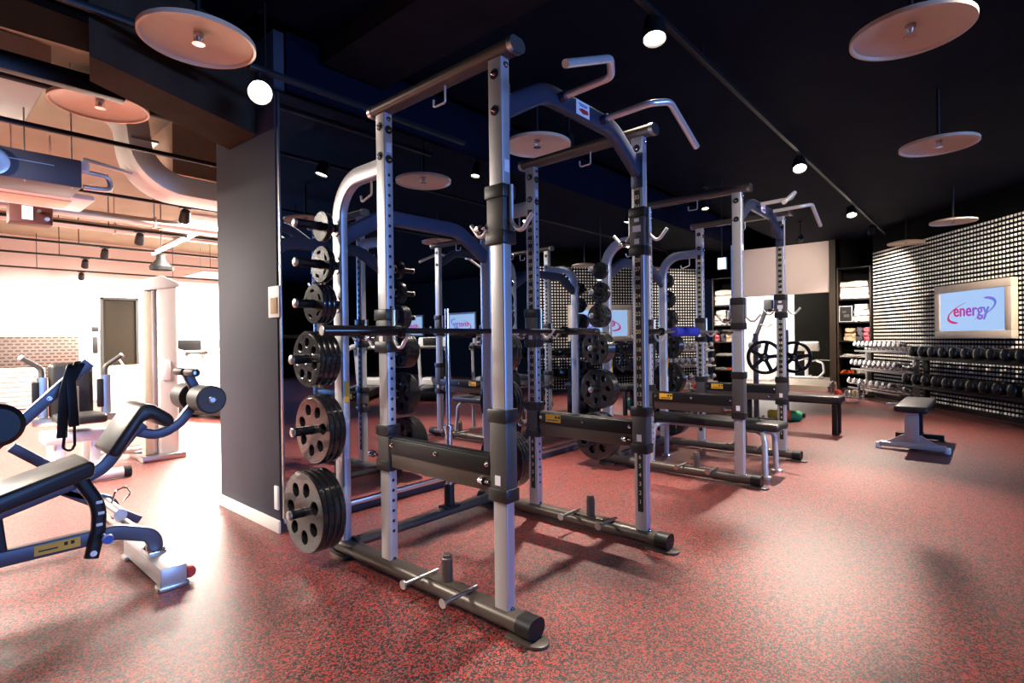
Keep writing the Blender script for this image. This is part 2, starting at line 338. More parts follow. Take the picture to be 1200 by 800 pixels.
# light tracks on the ceiling
def track(name, label, y, z, x0, x1, hang=3.2):
    t = thing(name, label, 'light track', ((x0+x1)/2, y, z), 0, 'ceiling light tracks')
    MB().box(((x0+x1)/2, y, z), (x1-x0, 0.036, 0.032), 0.003).build('rail', M_BLACK, t)
    x = x0+0.4
    while x < x1:
        MB().cyl((x, y, z+0.01), (x, y, hang+0.01), 0.006, 8).build('hanger', M_BLACK, t); x += 2.4
    return t
def spot(label, loc, aim, power, size=1.5, lens=0.06, top=None, group='track spotlights', colour=WARM, light=True, blend=0.95):
    loc = V(loc); aim = V(aim); d = (aim-loc).normalized()
    t = thing('track_spotlight', label, 'spotlight', loc, 0, group)
    q = lens+0.012
    MB().lathe([(0, -0.13), (q*0.75, -0.13), (q*0.85, -0.11), (q, -0.02), (q, 0.012), (q-0.008, 0.012), (q-0.010, -0.012), (0, -0.012)], loc, d, 24).build('lamp_can', M_BLACK, t)
    MB().lathe([(lens, -0.008), (lens, -0.002), (0, 0.002)], loc, d, 24).build('lens', M_LAMP, t)
    top = loc.z+0.2 if top is None else top
    MB().cyl(loc-d*0.07, (loc-d*0.07).xy.to_3d()+V((0, 0, top)), 0.011, 10).box(((loc-d*0.07).x, (loc-d*0.07).y, top-0.012), (0.12, 0.035, 0.03), 0.004).build('yoke', M_BLACK, t)
    if light:
        l = bpy.data.lights.new('bulb', 'SPOT'); l.energy = power; l.color = colour; l.spot_size = size; l.spot_blend = blend; l.shadow_soft_size = 0.04
        o = bpy.data.objects.new('bulb', l); COL.objects.link(o); o.parent = t; o.location = d*0.03
        o.rotation_mode = 'QUATERNION'; o.rotation_quaternion = d.to_track_quat('-Z', 'Y')
    return t
track('ceiling_track', 'long black ceiling light track running over the rack fronts', -0.04, 3.1, -3.2, 10.6)
track('ceiling_track', 'short black light track by the pillar, above the near white disc', 1.68, 2.8, -3.0, 1.4)
track('ceiling_track', 'thin black light track crossing behind the largest white disc at upper right', -2.3, 3.1, -3.0, 6.5)
spot('glowing spotlight hanging beside the dark pillar top', (-0.27, 1.6, 2.63), (-1.35, -0.9, 0.8), SPOT_W*0.5, 1.1, 0.06, 2.8)
spot('glowing spotlight right of the pull-up handles of the nearest rack', (1.33, -0.02, 2.98), (0.60, -0.45, 0), SPOT_W*1.05, 1.0, 0.06, 3.1)
spot('small glowing spotlight above the pull-up handles of the second rack', (4.68, 0.0, 2.98), (2.9, -0.65, 0), SPOT_W*2.0, 0.95, 0.06, 3.1)
spot('small spotlight left of the studded wall, nearer of the far pair', (7.68, 0.02, 2.98), (6.3, -0.45, 0), SPOT_W*1.6, 1.25, 0.06, 3.1)
spot('small spotlight at the far end of the long track', (9.6, 0.02, 2.98), (10.9, 0.15, 1.1), SPOT_W*0.95, 1.7, 0.06, 3.1)
spot('spotlight on the long track over the open floor left of the near rack', (-1.7, -0.02, 2.98), (-0.5, 0.75, 0.4), SPOT_W*0.55, 0.9, 0.06, 3.1)
spot('spotlight on the rear track aimed at the second rack', (1.4, -2.26, 2.98), (3.3, 0.2, 1.1), SPOT_W*0.9, 1.1, 0.06, 3.1)  # unseen lamp added to brighten the left faces of the second rack
spot('spotlight on the rear track aimed at the wall screen', (6.2, -2.26, 2.98), (8.6, -1.4, 1.5), SPOT_W*0.95, 1.2, 0.06, 3.1)
spot('spotlight over the gap between the racks and the mirror', (2.3, 1.3, 2.9), (1.7, 1.35, 0), SPOT_W*1.5, 1.25, 0.04, 3.2)
spot('spotlight high over the rear of the second rack', (5.4, 1.3, 2.9), (4.9, 0.9, 0), SPOT_W*0.7, 1.1, 0.04, 3.2)
spot('spotlight lighting the pale panel above the opening', (8.9, 1.0, 2.9), (11.4, 2.0, 2.4), SPOT_W*0.4, 1.2, 0.04, 3.2)  # lamp added to brighten the soffit
spot('spotlight over the treadmills behind the photographer, seen mirrored', (4.0, -3.6, 2.9), (5.4, -4.4, 0.8), SPOT_W*1.0, 1.5, 0.05, 3.2)  # unseen lamp added so the treadmills show up in the mirror
# ------------------------------------------------------------------ sprinkler discs
def sprinkler(label, x, y, z=2.75, top=3.2):
    t = thing('sprinkler_disc', label, 'sprinkler', (x, y, z), 0, 'sprinklers with round catch discs')
    MB().lathe([(0.014, 0.030), (0.06, 0.029), (0.14, 0.020), (0.22, 0.004), (0.246, -0.006), (0.252, -0.020), (0.264, -0.020), (0.264, 0.002), (0.22, 0.014), (0.14, 0.030), (0.014, 0.040)], (x, y, z), (0, 0, 1), 56, close=True).build('catch_disc', M_DISC, t)
    MB().cyl((x, y, z+0.02), (x, y, top), 0.013, 12).build('drop_pipe', M_BLACK, t)
    h = MB().lathe([(0.024, 0.034), (0.024, 0.012), (0.016, 0.008), (0.010, -0.012), (0.004, -0.018), (0, -0.018)], (x, y, z), (0, 0, 1), 14).build('sprinkler_head', M_STEEL, t)
    mb = MB()
    for s in (-1, 1): mb.sweep(fillet([(x+s*0.018, y, z+0.014), (x+s*0.024, y, z-0.002), (x+s*0.006, y, z-0.022)], 0.01, 3), circ(0.0035, 6))
    mb.lathe([(0.030, -0.022), (0.030, -0.025), (0, -0.025), (0, -0.022)], (x, y, z), (0, 0, 1), 14, close=True).build('deflector', M_CHROME, h)
    return t
for lb, x, y in (('large pale sprinkler disc at upper left, right of the brown beam', -0.62, 1.50), ('largest white sprinkler disc at upper right of the ceiling', 1.77, -1.20),
                 ('tan sprinkler disc between the posts of the nearest rack', 1.715, 1.18), ('pinkish sprinkler disc right of centre, below the largest white one', 3.96, -1.19),
                 ('small tan sprinkler disc above the wall screen', 7.93, -1.13), ('smallest sprinkler disc, a thin sliver against the studded wall top', 9.6, -0.45)):
    sprinkler(lb, x, y)
sprinkler('yellow lit sprinkler disc under the beam, in front of the white duct', -0.77, 2.77, 2.75, 3.2)
# ------------------------------------------------------------------ squat racks
RW = 1.203                                       # spacing of the two sides
def obround(w, h): return rrect(w, h, min(w, h)/2-0.001, 6)
def hexbolt(x, y, z, axis, r=0.011, parent=None, name='bolt'):
    a = V(axis); o = V((x, y, z))
    MB().lathe([(r*1.5, 0), (r*1.5, 0.003), (r, 0.003), (r, 0.010), (r*0.6, 0.013), (0, 0.013)], o, a, 10).build(name, M_CHROME, parent)
def label_plate(parent, name, m, x, y, z, sx, sy, sz, lines=None):
    o = MB().box((x, y, z), (sx, sy, sz)).build(name, m, parent)
    return o
def jhook(mb, o, d):
    # chrome J hook: o top of the vertical bar, d horizontal direction away from the post
    o = V(o); d = V(d)
    p = fillet([o, o+V((0, 0, -0.155)), o+d*0.05+V((0, 0, -0.205)), o+d*0.11+V((0, 0, -0.135))], [0.03, 0.03], 5)
    mb.sweep(p, circ(0.0095, 12))
def collar(root, x, y, z0, z1, hooks, blue=False):
    """sliding collar around a post; x,y lower corner of the post"""
    cx, cy = x+0.0255, y+0.038
    c = MB().box((cx, cy, (z0+z1)/2), (0.069, 0.094, z1-z0-0.09), 0.005).build('collar_sleeve', M_COLLAR, root)
    MB().box((cx, cy, z0+0.028), (0.082, 0.107, 0.056), 0.006).build('collar_band', M_COLLARBLK, c)
    MB().box((cx, cy, z1-0.028), (0.082, 0.107, 0.056), 0.006).build('collar_band', M_COLLARBLK, c)
    MB().cyl((cx-0.035, cy+0.05, z0+0.075), (cx-0.035, cy+0.085, z0+0.075), 0.008, 12).lathe([(0.017, 0.08), (0.017, 0.105), (0.012, 0.112), (0, 0.112)], (cx-0.035, cy, z0+0.075), (0, 1, 0), 14).build('pull_pin', M_CHROME, c)
    if hooks:
        for d in (-1, 1):
            mb = MB(); jhook(mb, (cx, cy+d*0.062, z1-0.005), (0, d, 0)); mb.build('bar_hook', M_HOOK, c)
    return c
def sticker_pair(c, x, y, z, zs):
    for zz, hh in zs:
        s = MB().box((x, y, zz), (0.002, 0.032, hh)).build('sticker', M_PAPER, c)
def make_rack(X, nm, near, arm_z, fz):
    """X: left post corner in room; fz: collar heights of the front left / right posts"""
    root = thing('squat_rack', nm, 'squat rack', (X+0.627, 0.62, 0), 0, 'silver double squat racks with plate storage')
    for side in (0, 1):
        x = X+side*RW; cx = x+0.0255
        # floor tube
        b = MB().sweep([(cx, -0.10, 0.058), (cx, 1.33, 0.058)], obround(0.098, 0.074), (1, 0, 0)).build('base_tube', M_BRONZE, root)
        MB().sweep([(cx, -0.13, 0.058), (cx, -0.055, 0.058)], obround(0.106, 0.082), (1, 0, 0)).build('end_cap', M_BLACK, b)
        MB().sweep([(cx, 1.31, 0.058), (cx, 1.36, 0.058)], obround(0.106, 0.082), (1, 0, 0)).build('end_cap', M_BLACK, b)
        for fy, s in ((-0.10, -1), (1.30, 1)):
            pts = [(cx-0.052, fy-s*0.10), (cx+0.052, fy-s*0.10)] + [(cx+0.052*math.cos(a*PI/8), fy+s*0.03+s*0.052*math.sin(a*PI/8)) for a in range(9)]
            f = MB().prism(pts, 'z', 0.0, 0.013).build('foot_plate', M_BRONZE, root, bevel=0.002)
        # posts
        for py, nmx in ((0.0, 'front'), (0.805, 'rear')):
            mb = MB().sweep([(cx, py+0.038, 0.052), (cx, py+0.038, 2.375)], rrect(0.051, 0.076, 0.006), (1, 0, 0)).second()
            if nmx == 'rear':                       # adjustment holes down the front face
                for k in range(36):
                    z = 0.24+0.052*k; mb.lathe([(0.0085, 0.0), (0.0085, 0.0012), (0, 0.0012)], (cx, py, z), (0, -1, 0), 10)
            u = mb.build('upright', M_SILVER, root, m2=M_INK)
            MB().box((cx, py-0.001, 1.93 if nmx == 'front' else 2.2), (0.03, 0.003, 0.05)).build('sticker', M_PAPER, u)
            for z in (2.31, 2.16):
                br = MB().lathe([(0.0215, 0), (0.0215, 0.003), (0, 0.003)], (x, py+0.038, z), (-1, 0, 0), 20).build('bolt_ring', M_BLACK, u)
                hexbolt(x-0.003, py+0.038, z, (-1, 0, 0), 0.0085, u)
                if nmx == 'rear':
                    MB().lathe([(0.0215, 0), (0.0215, 0.003), (0, 0.003)], (cx, py, z-0.02), (0, -1, 0), 20).build('bolt_ring', M_BLACK, u)
                    hexbolt(cx, py-0.003, z-0.02, (0, -1, 0), 0.0085, u)
            for z, yy in ((2.345, py), (0.095, py)): hexbolt(cx, yy, z, (0, -1, 0), 0.009, u)
            # numbered strip on the inner face
            sx = x+0.051 if side == 0 else x; d = 1 if side == 0 else -1
            zt = 2.13 if nmx == 'front' else 2.09
            st = MB().box((sx+d*0.0012, py+0.038, (zt+0.20)/2), (0.0024, 0.034, zt-0.20)).build('number_strip', M_INK, u)
            mb = MB()
            for n in range(1, 37):
                z = 0.83+0.052*(n-12)
                if z < zt-0.03: text(mb, str(n), (sx+d*0.003, py+0.038, z), (0, d, 0), (0, 0, 1), 0.034, 0.015)
            mb.build('numbers', M_NUM, st)
        # roof tube
        tt = MB().sweep([(cx, -0.06, 2.404), (cx, 0.92, 2.404)], obround(0.088, 0.056), (1, 0, 0)).build('roof_tube', M_BRONZE, root)
        for y0, y1 in ((-0.07, -0.045), (0.905, 0.93)): MB().sweep([(cx, y0, 2.404), (cx, y1, 2.404)], obround(0.094, 0.062), (1, 0, 0)).build('end_cap', M_STEEL, tt)
        mb = MB(); mb.sweep(fillet([(cx, 0.37, 2.376), (cx, 0.37, 2.30), (cx, 0.45, 2.30), (cx, 0.45, 2.335)], 0.012, 4), circ(0.005, 8)); mb.build('accessory_hook', M_HOOK, tt)
        # curved plate-storage column
        col = MB().sweep(fillet([(cx, 0.85, 2.11), (cx, 1.275, 2.11), (cx, 1.275, 0.06)], 0.27, 12), rrect(0.05, 0.09, 0.012), (1, 0, 0)).build('storage_column', M_SILVER, root)
        mb = MB(); mb.sweep(fillet([(cx, 0.96, 2.075), (cx, 0.96, 1.99), (cx, 1.05, 1.965), (cx, 1.06, 2.0)], 0.012, 4), circ(0.006, 8)); mb.build('accessory_hook', M_HOOK, col)
        MB().box((cx, 1.229, 0.93), (0.03, 0.003, 0.12)).build('warning_label', M_YELLOW, col)
        MB().box((cx, 1.229, 0.66), (0.022, 0.003, 0.22)).build('sticker', M_PAPER, col)
        d = -1 if side == 0 else 1
        for (pz, dia, cnt, th, fo, he) in TIERS:
            e = he-0.02
            MB().lathe([(0.025, 0.06), (0.042, 0.06), (0.042, fo-cnt*th-0.001), (0.025, fo-cnt*th-0.001)], (cx, 1.275, pz), (d, 0, 0), 20, close=True).build('horn_collar', M_CHROME, col)
            hn = MB().cyl((cx+d*0.02, 1.275, pz), (cx+d*(e+0.02), 1.275, pz), 0.0235, 20).build('plate_horn', M_GLOSSBLK, col)
            MB().lathe([(0.045, 0.024), (0.045, 0.032), (0, 0.032)], (cx, 1.275, pz), (d, 0, 0), 20).build('horn_flange', M_STEEL, hn)
            MB().lathe([(0.0245, e+0.02), (0.0245, e+0.03), (0.018, e+0.034), (0, e+0.034)], (cx, 1.275, pz), (d, 0, 0), 18).build('horn_tip', M_STEEL, hn)
        # bar-holder peg group on the floor tube
        mb = MB().box((cx, 0.375, 0.097), (0.06, 0.26, 0.006), 0.002)
        h = mb.build('peg_plate', M_BRONZE, b)
        MB().lathe([(0.026, 0.098), (0.026, 0.205), (0.022, 0.21), (0.022, 0.222), (0.018, 0.226), (0, 0.226)], (cx, 0.40, 0), (0, 0, 1), 20).build('bar_socket', M_BRONZE, h)
        for py in (0.51, 0.24):
            p = MB().cyl((cx-0.17, py, 0.108), (cx+0.035, py, 0.108), 0.0095, 14).build('band_peg', M_STEEL, h)
            MB().lathe([(0.021, -0.172), (0.021, -0.164), (0.0, -0.164)], (cx, py, 0.108), (1, 0, 0), 16).lathe([(0.0, -0.172), (0.021, -0.172)], (cx, py, 0.108), (1, 0, 0), 16).build('peg_washer', M_STEEL, p)
        # collars
        z0, z1 = fz[side]
        c = collar(root, x, 0.0, z0, z1, True)
        if side == 1:
            for zz, hh in ((z1-0.075, 0.02), (z1-0.125, 0.036), (z0+0.08, 0.03)): MB().box((x-0.0105, 0.038, zz), (0.003, 0.05 if hh > 0.033 else 0.03, hh)).build('sticker', M_PAPER, c)
        c = collar(root, x, 0.805, 1.155, 1.375 if side == 0 else 1.415, True)
        MB().box((x-0.0105, 0.843, 1.22), (0.003, 0.03, 0.035)).build('sticker', M_PAPER, c)
        # safety spotter arm between the posts
        c1 = collar(root, x, 0.0, 0.54, 0.925 if side == 0 else 0.81, False); c2 = collar(root, x, 0.805, 0.55, 0.785, False)
        MB().box((x-0.0105, 0.038, 0.63), (0.003, 0.03, 0.04)).build('sticker', M_PAPER, c1)
        sp = MB().box((cx, 0.43, 0.645), (0.056, 0.70, 0.145), 0.006).build('safety_bar', M_BRONZE, root)
        MB().box((cx, 0.43, 0.683), (0.072, 0.69, 0.078), 0.006).box((cx, 0.43, 0.721), (0.05, 0.70, 0.012), 0.003).build('safety_pad', M_BLACK, sp)
        for yy in (0.10, 0.43, 0.76): hexbolt(cx-0.036, yy, 0.69, (-1, 0, 0), 0.007, sp)
        if side == 1 or not near:
            lb = MB().box((cx-0.0375, 0.66, 0.69), (0.003, 0.12, 0.05)).build('warning_label', M_YELLOW, sp)
            MB().box((cx-0.0395, 0.635, 0.698), (0.002, 0.016, 0.014)).box((cx-0.0395, 0.61, 0.698), (0.002, 0.016, 0.014)).box((cx-0.0395, 0.66, 0.678), (0.002, 0.09, 0.006)).build('label_print', M_INK, lb)
    # arched pull-up beam between the front posts
    L, Rr = X+0.045, X+RW+0.006
    def arch(y, ze, zm, name, m):
        p = fillet([(L, y, ze), (L+0.28, y, zm), (Rr-0.28, y, zm), (Rr, y, ze)], [0.25, 0.25], 8)
        return MB().sweep(p, rrect(0.052, 0.092, 0.014), (0, 1, 0)).build(name, m, root)
    a = arch(0.038, 2.18, 2.345, 'pull_up_beam', M_NAVY)
    for xx in (L+0.006, Rr-0.006):
        MB().box((xx, 0.038, 2.18), (0.012, 0.075, 0.20), 0.004).build('beam_bracket', M_NAVY, a)
    for d, mx in ((-1, X+0.43), (1, X+0.79)):
        p = fillet([(mx, 0.03, 2.345), (mx, -0.26, 2.352), (mx+d*0.10, -0.315, 2.375), (mx+d*0.42, -0.315, 2.235)], [0.05, 0.07], 6)
        hd = MB().sweep(p, circ(0.0165, 16)).build('pull_up_handle', M_HOOK, a)
        MB().lathe([(0.024, -0.012), (0.024, 0.022), (0.019, 0.026), (0.0, 0.026)], (mx, 0.0, 2.345), (0, -1, 0), 16).build('handle_socket', M_NAVY, hd)
    pl = MB().box((X+0.61, 0.0105, 2.345), (0.115, 0.003, 0.072), 0.001).build('badge', M_PAPER, a)
    mb = MB()
    for k, (wd, zz) in enumerate(((0.075, 0.02), (0.06, 0.012))): mb.box((X+0.61, 0.008, 2.345+zz), (wd, 0.002, 0.004))
    mb.build('badge_print', M_INKBLUE, pl)
    mb = MB().prism([(X+0.57, 2.335), (X+0.60, 2.345), (X+0.65, 2.345), (X+0.655, 2.327), (X+0.61, 2.320)], 'y', 0.007, 0.009)
    mb.build('badge_print', M_RED, pl)
    arch(1.275, 1.81, 1.97, 'rear_beam', M_NAVY)
    cb = MB().sweep([(X+0.04, 1.20, 0.085), (X+RW, 1.20, 0.085)], obround(0.07, 0.06), (0, 1, 0)).build('floor_crossbar', M_BRONZE, root)
    MB().cyl((X+0.76, 1.20, 0.11), (X+0.76, 1.20, 0.26), 0.034, 20).box((X+0.76, 1.20, 0.115), (0.12, 0.085, 0.02), 0.004).build('bar_holder', M_BLACK, cb)
    return root
# height, diameter, count, thickness, distance of the outer face and of the horn end from the column
TIERS = [(1.85, 0.165, 2, 0.018, 0.122, 0.262), (1.64, 0.203, 2, 0.020, 0.127, 0.262), (1.42, 0.22, 3, 0.028, 0.170, 0.265), (1.12, 0.305, 4, 0.031, 0.215, 0.29), (0.735, 0.375, 3, 0.033, 0.187, 0.29), (0.30, 0.437, 4, 0.034, 0.248, 0.315)]
make_rack(0.0, 'nearest silver squat rack, tall frame in the middle of the photo', True, 0, [(1.607, 1.852), (1.69, 1.968)])
make_rack(2.8536, 'second silver squat rack, standing behind and right of the nearest one', False, 0, [(1.266, 1.525), (1.385, 1.617)])
# ------------------------------------------------------------------ weight plates
def plate_mesh(dia, th):
    R = dia/2; n = 7 if dia > 0.25 else 5
    c = bpy.data.curves.new('p', 'CURVE'); c.dimensions = '2D'; c.fill_mode = 'BOTH'; c.extrude = th/2-0.004; c.bevel_depth = 0.004; c.bevel_resolution = 1; c.resolution_u = 8
    def ring(cx, cy, r, k=28, sx=1, sy=1, rot=0):
        s = c.splines.new('POLY'); s.points.add(k-1); s.use_cyclic_u = True
        for i in range(k):
            a = 2*PI*i/k; px, py = r*math.cos(a)*sx, r*math.sin(a)*sy
            s.points[i].co = (cx+px*math.cos(rot)-py*math.sin(rot), cy+px*math.sin(rot)+py*math.cos(rot), 0, 1)
    ring(0, 0, R*0.93-0.004, 48); ring(0, 0, 0.0285, 20)
    if dia > 0.25:
        for i in range(n): a = 2*PI*i/n+0.22; ring(R*0.60*math.cos(a), R*0.60*math.sin(a), R*0.165, 18, 1.15, 1.0, a)
    elif dia > 0.19:
        for i in range(5): a = 2*PI*i/5+0.3; ring(R*0.66*math.cos(a), R*0.66*math.sin(a), R*0.15, 14, 0.7, 1.5, a)
    o = bpy.data.objects.new('p', c); COL.objects.link(o); bpy.context.view_layer.update()
    me = bpy.data.meshes.new_from_object(o.evaluated_get(bpy.context.evaluated_depsgraph_get())); bpy.data.objects.remove(o); bpy.data.curves.remove(c)
    mb = MB(); mb.bm.from_mesh(me); bpy.data.meshes.remove(me)
    t = th/2-0.0005
    mb.lathe([(R*0.90, -t), (R*0.97, -t), (R, -t*0.6), (R, t*0.6), (R*0.97, t), (R*0.90, t), (R*0.90, t*0.5), (R*0.90, -t*0.5)], (0, 0, 0), (0, 0, 1), 56, close=True)
    mb.lathe([(0.0275, -t), (0.046, -t), (0.050, -t*0.7), (0.050, t*0.7), (0.046, t), (0.0275, t)], (0, 0, 0), (0, 0, 1), 24, close=True)
    if dia < 0.25: mb.lathe([(R*0.34, t*0.3), (R*0.40, t), (R*0.48, t), (R*0.52, t*0.3)], (0, 0, 0), (0, 0, 1), 30)
    bmesh.ops.transform(mb.bm, matrix=Matrix.Rotation(PI/2, 4, 'Y'), verts=mb.bm.verts[:])
    return mb.build('weight_plate', M_PLATE)
TNAME = ['top', 'second highest', 'third highest', 'fourth highest', 'second lowest', 'lowest']
SIZEW = ['tiny', 'small', 'small', 'medium', 'large', 'largest']
PROTO = [None]*6; used = [False]*6
for ri, X in enumerate((0.0, 2.8536)):
    for side in (0, 1):
        d = -1 if side == 0 else 1
        for ti, (pz, dia, cnt, th, fo, he) in enumerate(TIERS):
            for k in range(cnt):
                x = X+side*RW+0.0255+d*(fo-cnt*th+(k+0.5)*th)
                if PROTO[ti] is None: PROTO[ti] = plate_mesh(dia, th-0.0015)
                o = PROTO[ti] if not used[ti] else PROTO[ti].copy()
                if used[ti]: COL.objects.link(o)
                used[ti] = True
                o.location = (x, 1.275, pz); o.rotation_euler = (random.uniform(-0.9, 0.9), 0, 0 if d > 0 else PI)
                pos = 'outermost' if k == cnt-1 else 'innermost' if k == 0 else ['', 'second innermost', 'third innermost'][k]
                tag(o, '%s black plate, %s on the %s peg, %s side of the %s rack' % (SIZEW[ti], pos, TNAME[ti], ('left', 'right')[side], ('nearest', 'second')[ri]), 'weight plate', 'weight plates on rack pegs')
# ------------------------------------------------------------------ barbells
def barbell(label, x0, x1, y, z, pad=None):
    t = thing('barbell', label, 'barbell', ((x0+x1)/2, y, z), 0, 'barbells on the racks')
    MB().cyl((x0+0.42, y, z), (x1-0.42, y, z), 0.0145, 16).build('shaft', M_BLACK if pad is None else M_STEEL, t)
    for a, b in ((x0, x0+0.42), (x1, x1-0.42)):
        s = 1 if b > a else -1
        sl = MB().lathe([(0, 0), (0.022, 0), (0.0245, 0.004), (0.0245, 0.405), (0.036, 0.405), (0.036, 0.43), (0.02, 0.435), (0, 0.435)], (a, y, z), (s, 0, 0), 22).build('sleeve', M_GLOSSBLK, t)
        MB().lathe([(0, -0.002), (0.020, -0.002), (0.0225, 0.001)], (a, y, z), (s, 0, 0), 20).build('sleeve_cap', M_STEEL, sl)
    if pad: MB().lathe([(0.0155, 0), (0.04, 0), (0.046, 0.006), (0.046, pad[1]-pad[0]-0.006), (0.04, pad[1]-pad[0]), (0.0155, pad[1]-pad[0])], (pad[0], y, z), (1, 0, 0), 22).build('neck_pad', M_BLUEPAD, t)
    return t
barbell('black barbell resting on the hooks of the nearest rack', -0.42, 1.80, 0.695, 1.262)
barbell('barbell with blue neck pad on the hooks of the second rack', 2.42, 4.64, 0.695, 1.262, (3.10, 3.60))
t = thing('stored_bar', 'chrome bar stored upright in the floor holder of the nearest rack', 'barbell', (0.76, 1.20, 0.2))
MB().cyl((0.76, 1.20, 0.12), (0.76, 1.20, 0.62), 0.0235, 18).build('sleeve', M_CHROME, t)
MB().cyl((0.76, 1.20, 0.62), (0.76, 1.20, 1.42), 0.0145, 14).lathe([(0.034, 0.62), (0.034, 0.65), (0, 0.65)], (0.76, 1.20, 0), (0, 0, 1), 18).build('shaft', M_CHROME, t)
# ------------------------------------------------------------------ decline bench in the left foreground
t = thing('decline_bench', 'black padded decline sit-up bench with foam rollers in the left foreground', 'exercise bench', (-1.3, 1.85, 0))
BY = 1.85
MB().sweep(fillet([(-2.32, BY, 0.10), (-2.20, BY, 0.25), (-0.92, BY, 0.262), (-0.755, BY, 0.20), (-0.755, BY, 0.10)], [0.12, 0.16, 0.12], 8), rrect(0.052, 0.072, 0.008), (0, 1, 0)).build('main_beam', M_BLUEFRAME, t)
for xx, w in ((-0.755, 0.66), (-2.32, 0.6)):
    s = MB().box((xx, BY+0.02, 0.068), (0.115, w, 0.088), 0.006).build('stabilizer', M_SILVER, t)
    for yy in (BY+0.02-w/2+0.03, BY+0.02+w/2-0.03):
        MB().box((xx, yy, 0.013), (0.135, 0.075, 0.026), 0.006).build('rubber_foot', M_STEEL, s)
        if xx > -1: MB().lathe([(0, -0.022), (0.024, -0.022), (0.030, -0.012), (0.030, 0.012), (0.024, 0.022), (0, 0.022)], (xx+0.085, yy+0.03, 0.045), (0, 1, 0), 20).build('transport_wheel', M_RED, s)
    MB().box((xx, BY, 0.118), (0.085, 0.12, 0.014), 0.003).build('clamp_plate', M_CHROME, s)
    for dx in (-0.03, 0.03):
        for dy in (-0.045, 0.045): hexbolt(xx+dx, BY+dy, 0.124, (0, 0, 1), 0.008, s)
arc = MB().sweep(fillet([(-1.075, BY-0.03, 0.575), (-0.995, BY-0.03, 0.42), (-1.0, BY-0.03, 0.30), (-1.03, BY-0.03, 0.17)], [0.25, 0.2], 6), rrect(0.05, 0.062, 0.02), (0, 1, 0)).build('adjuster_arc', M_BLACK, t)
mb = MB()
for q in ((-0.999, 0.44), (-0.992, 0.385), (-1.0, 0.33)): mb.box((q[0], BY-0.056, q[1]), (0.026, 0.003, 0.014), 0.001)
mb.lathe([(0.014, 0.026), (0.014, 0.029), (0, 0.029)], (-1.025, BY-0.03, 0.195), (0, -1, 0), 14).build('adjuster_slots', M_PAPER, arc)
MB().cyl((-0.985, BY-0.05, 0.275), (-0.985, BY-0.13, 0.275), 0.008, 10).lathe([(0, 0.10), (0.02, 0.10), (0.024, 0.112), (0.02, 0.128), (0, 0.128)], (-0.985, BY-0.03, 0.275), (0, -1, 0), 16).build('adjuster_knob', M_INKBLUE, arc)
lb = MB().box((-1.155, BY-0.0275, 0.262), (0.17, 0.003, 0.046)).build('warning_label', M_YELLOW, t)
MB().box((-1.19, BY-0.0295, 0.258), (0.07, 0.002, 0.006)).box((-1.125, BY-0.0295, 0.268), (0.014, 0.002, 0.016)).box((-1.10, BY-0.0295, 0.268), (0.014, 0.002, 0.016)).build('label_print', M_INK, lb)
MB().sweep(fillet([(-2.25, BY, 0.20), (-1.06, BY, 0.555), (-0.97, BY, 0.60), (-0.855, BY, 0.755), (-0.80, BY, 0.80)], [0.2, 0.15, 0.05], 6), rrect(0.052, 0.062, 0.008), (0, 1, 0)).build('seat_rail', M_BLUEFRAME, t)
for xx, z0 in ((-2.2, 0.12), (-1.36, 0.26)):
    MB().sweep([(xx, BY, z0), (xx-0.02, BY, z0+0.2)], rrect(0.05, 0.07, 0.008), (0, 1, 0)).build('seat_support', M_BLACK, t)
def pad_poly(poly, y0, y1, name, par, bev=0.022, m=None): return MB().prism(poly, 'y', y0, y1).build(name, m or M_PAD, par, bevel=bev, angle=50)
pad_poly([(-2.18, 0.245), (-1.035, 0.588), (-1.030, 0.650), (-1.055, 0.665), (-2.20, 0.325)], 1.69, 2.01, 'back_pad', t)
pad_poly([(-0.985, 0.685), (-0.935, 0.655), (-0.838, 0.815), (-0.80, 0.838), (-0.725, 0.775), (-0.69, 0.80), (-0.70, 0.838), (-0.79, 0.91), (-0.845, 0.905)], 1.69, 2.01, 'knee_pad', t)
arm = MB().sweep(fillet([(-0.845, BY, 0.765), (-0.73, BY, 0.722), (-0.63, BY, 0.775), (-0.545, BY, 0.885), (-0.550, BY, 0.965), (-0.585, BY, 1.045)], [0.14, 0.14, 0.08, 0.05], 6), rrect(0.045, 0.05, 0.008), (0, 1, 0)).build('leg_arm', M_BLUEFRAME, t)
MB().cyl((-0.535, 1.62, 0.91), (-0.535, 2.08, 0.91), 0.012, 14).build('roller_axle', M_STEEL, arm)
for y0, y1 in ((1.635, 1.80), (1.90, 2.065)):
    r = MB().lathe([(0.013, 0), (0.066, 0), (0.076, 0.008), (0.076, y1-y0-0.008), (0.066, y1-y0), (0.013, y1-y0)], (-0.535, y0, 0.91), (0, 1, 0), 30).build('foam_roller', M_FOAM, arm)
    ye, s = (y0, -1) if y0 < 1.8 else (y1, 1)
    MB().lathe([(0.021, -0.002), (0.021, 0.008), (0.015, 0.012), (0, 0.012)], (-0.535, ye, 0.91), (0, s, 0), 18).build('roller_cap', M_STEEL, r)
MB().cyl((-0.59, 1.72, 1.055), (-0.59, 1.98, 1.055), 0.011, 12).build('handle_bar', M_STEEL, arm)
for y0, y1 in ((1.70, 1.83), (1.87, 2.0)): MB().lathe([(0.012, 0), (0.020, 0), (0.0225, 0.004), (0.0225, y1-y0-0.004), (0.020, y1-y0), (0.012, y1-y0)], (-0.59, y0, 1.055), (0, 1, 0), 18).build('foam_grip', M_FOAM, arm)
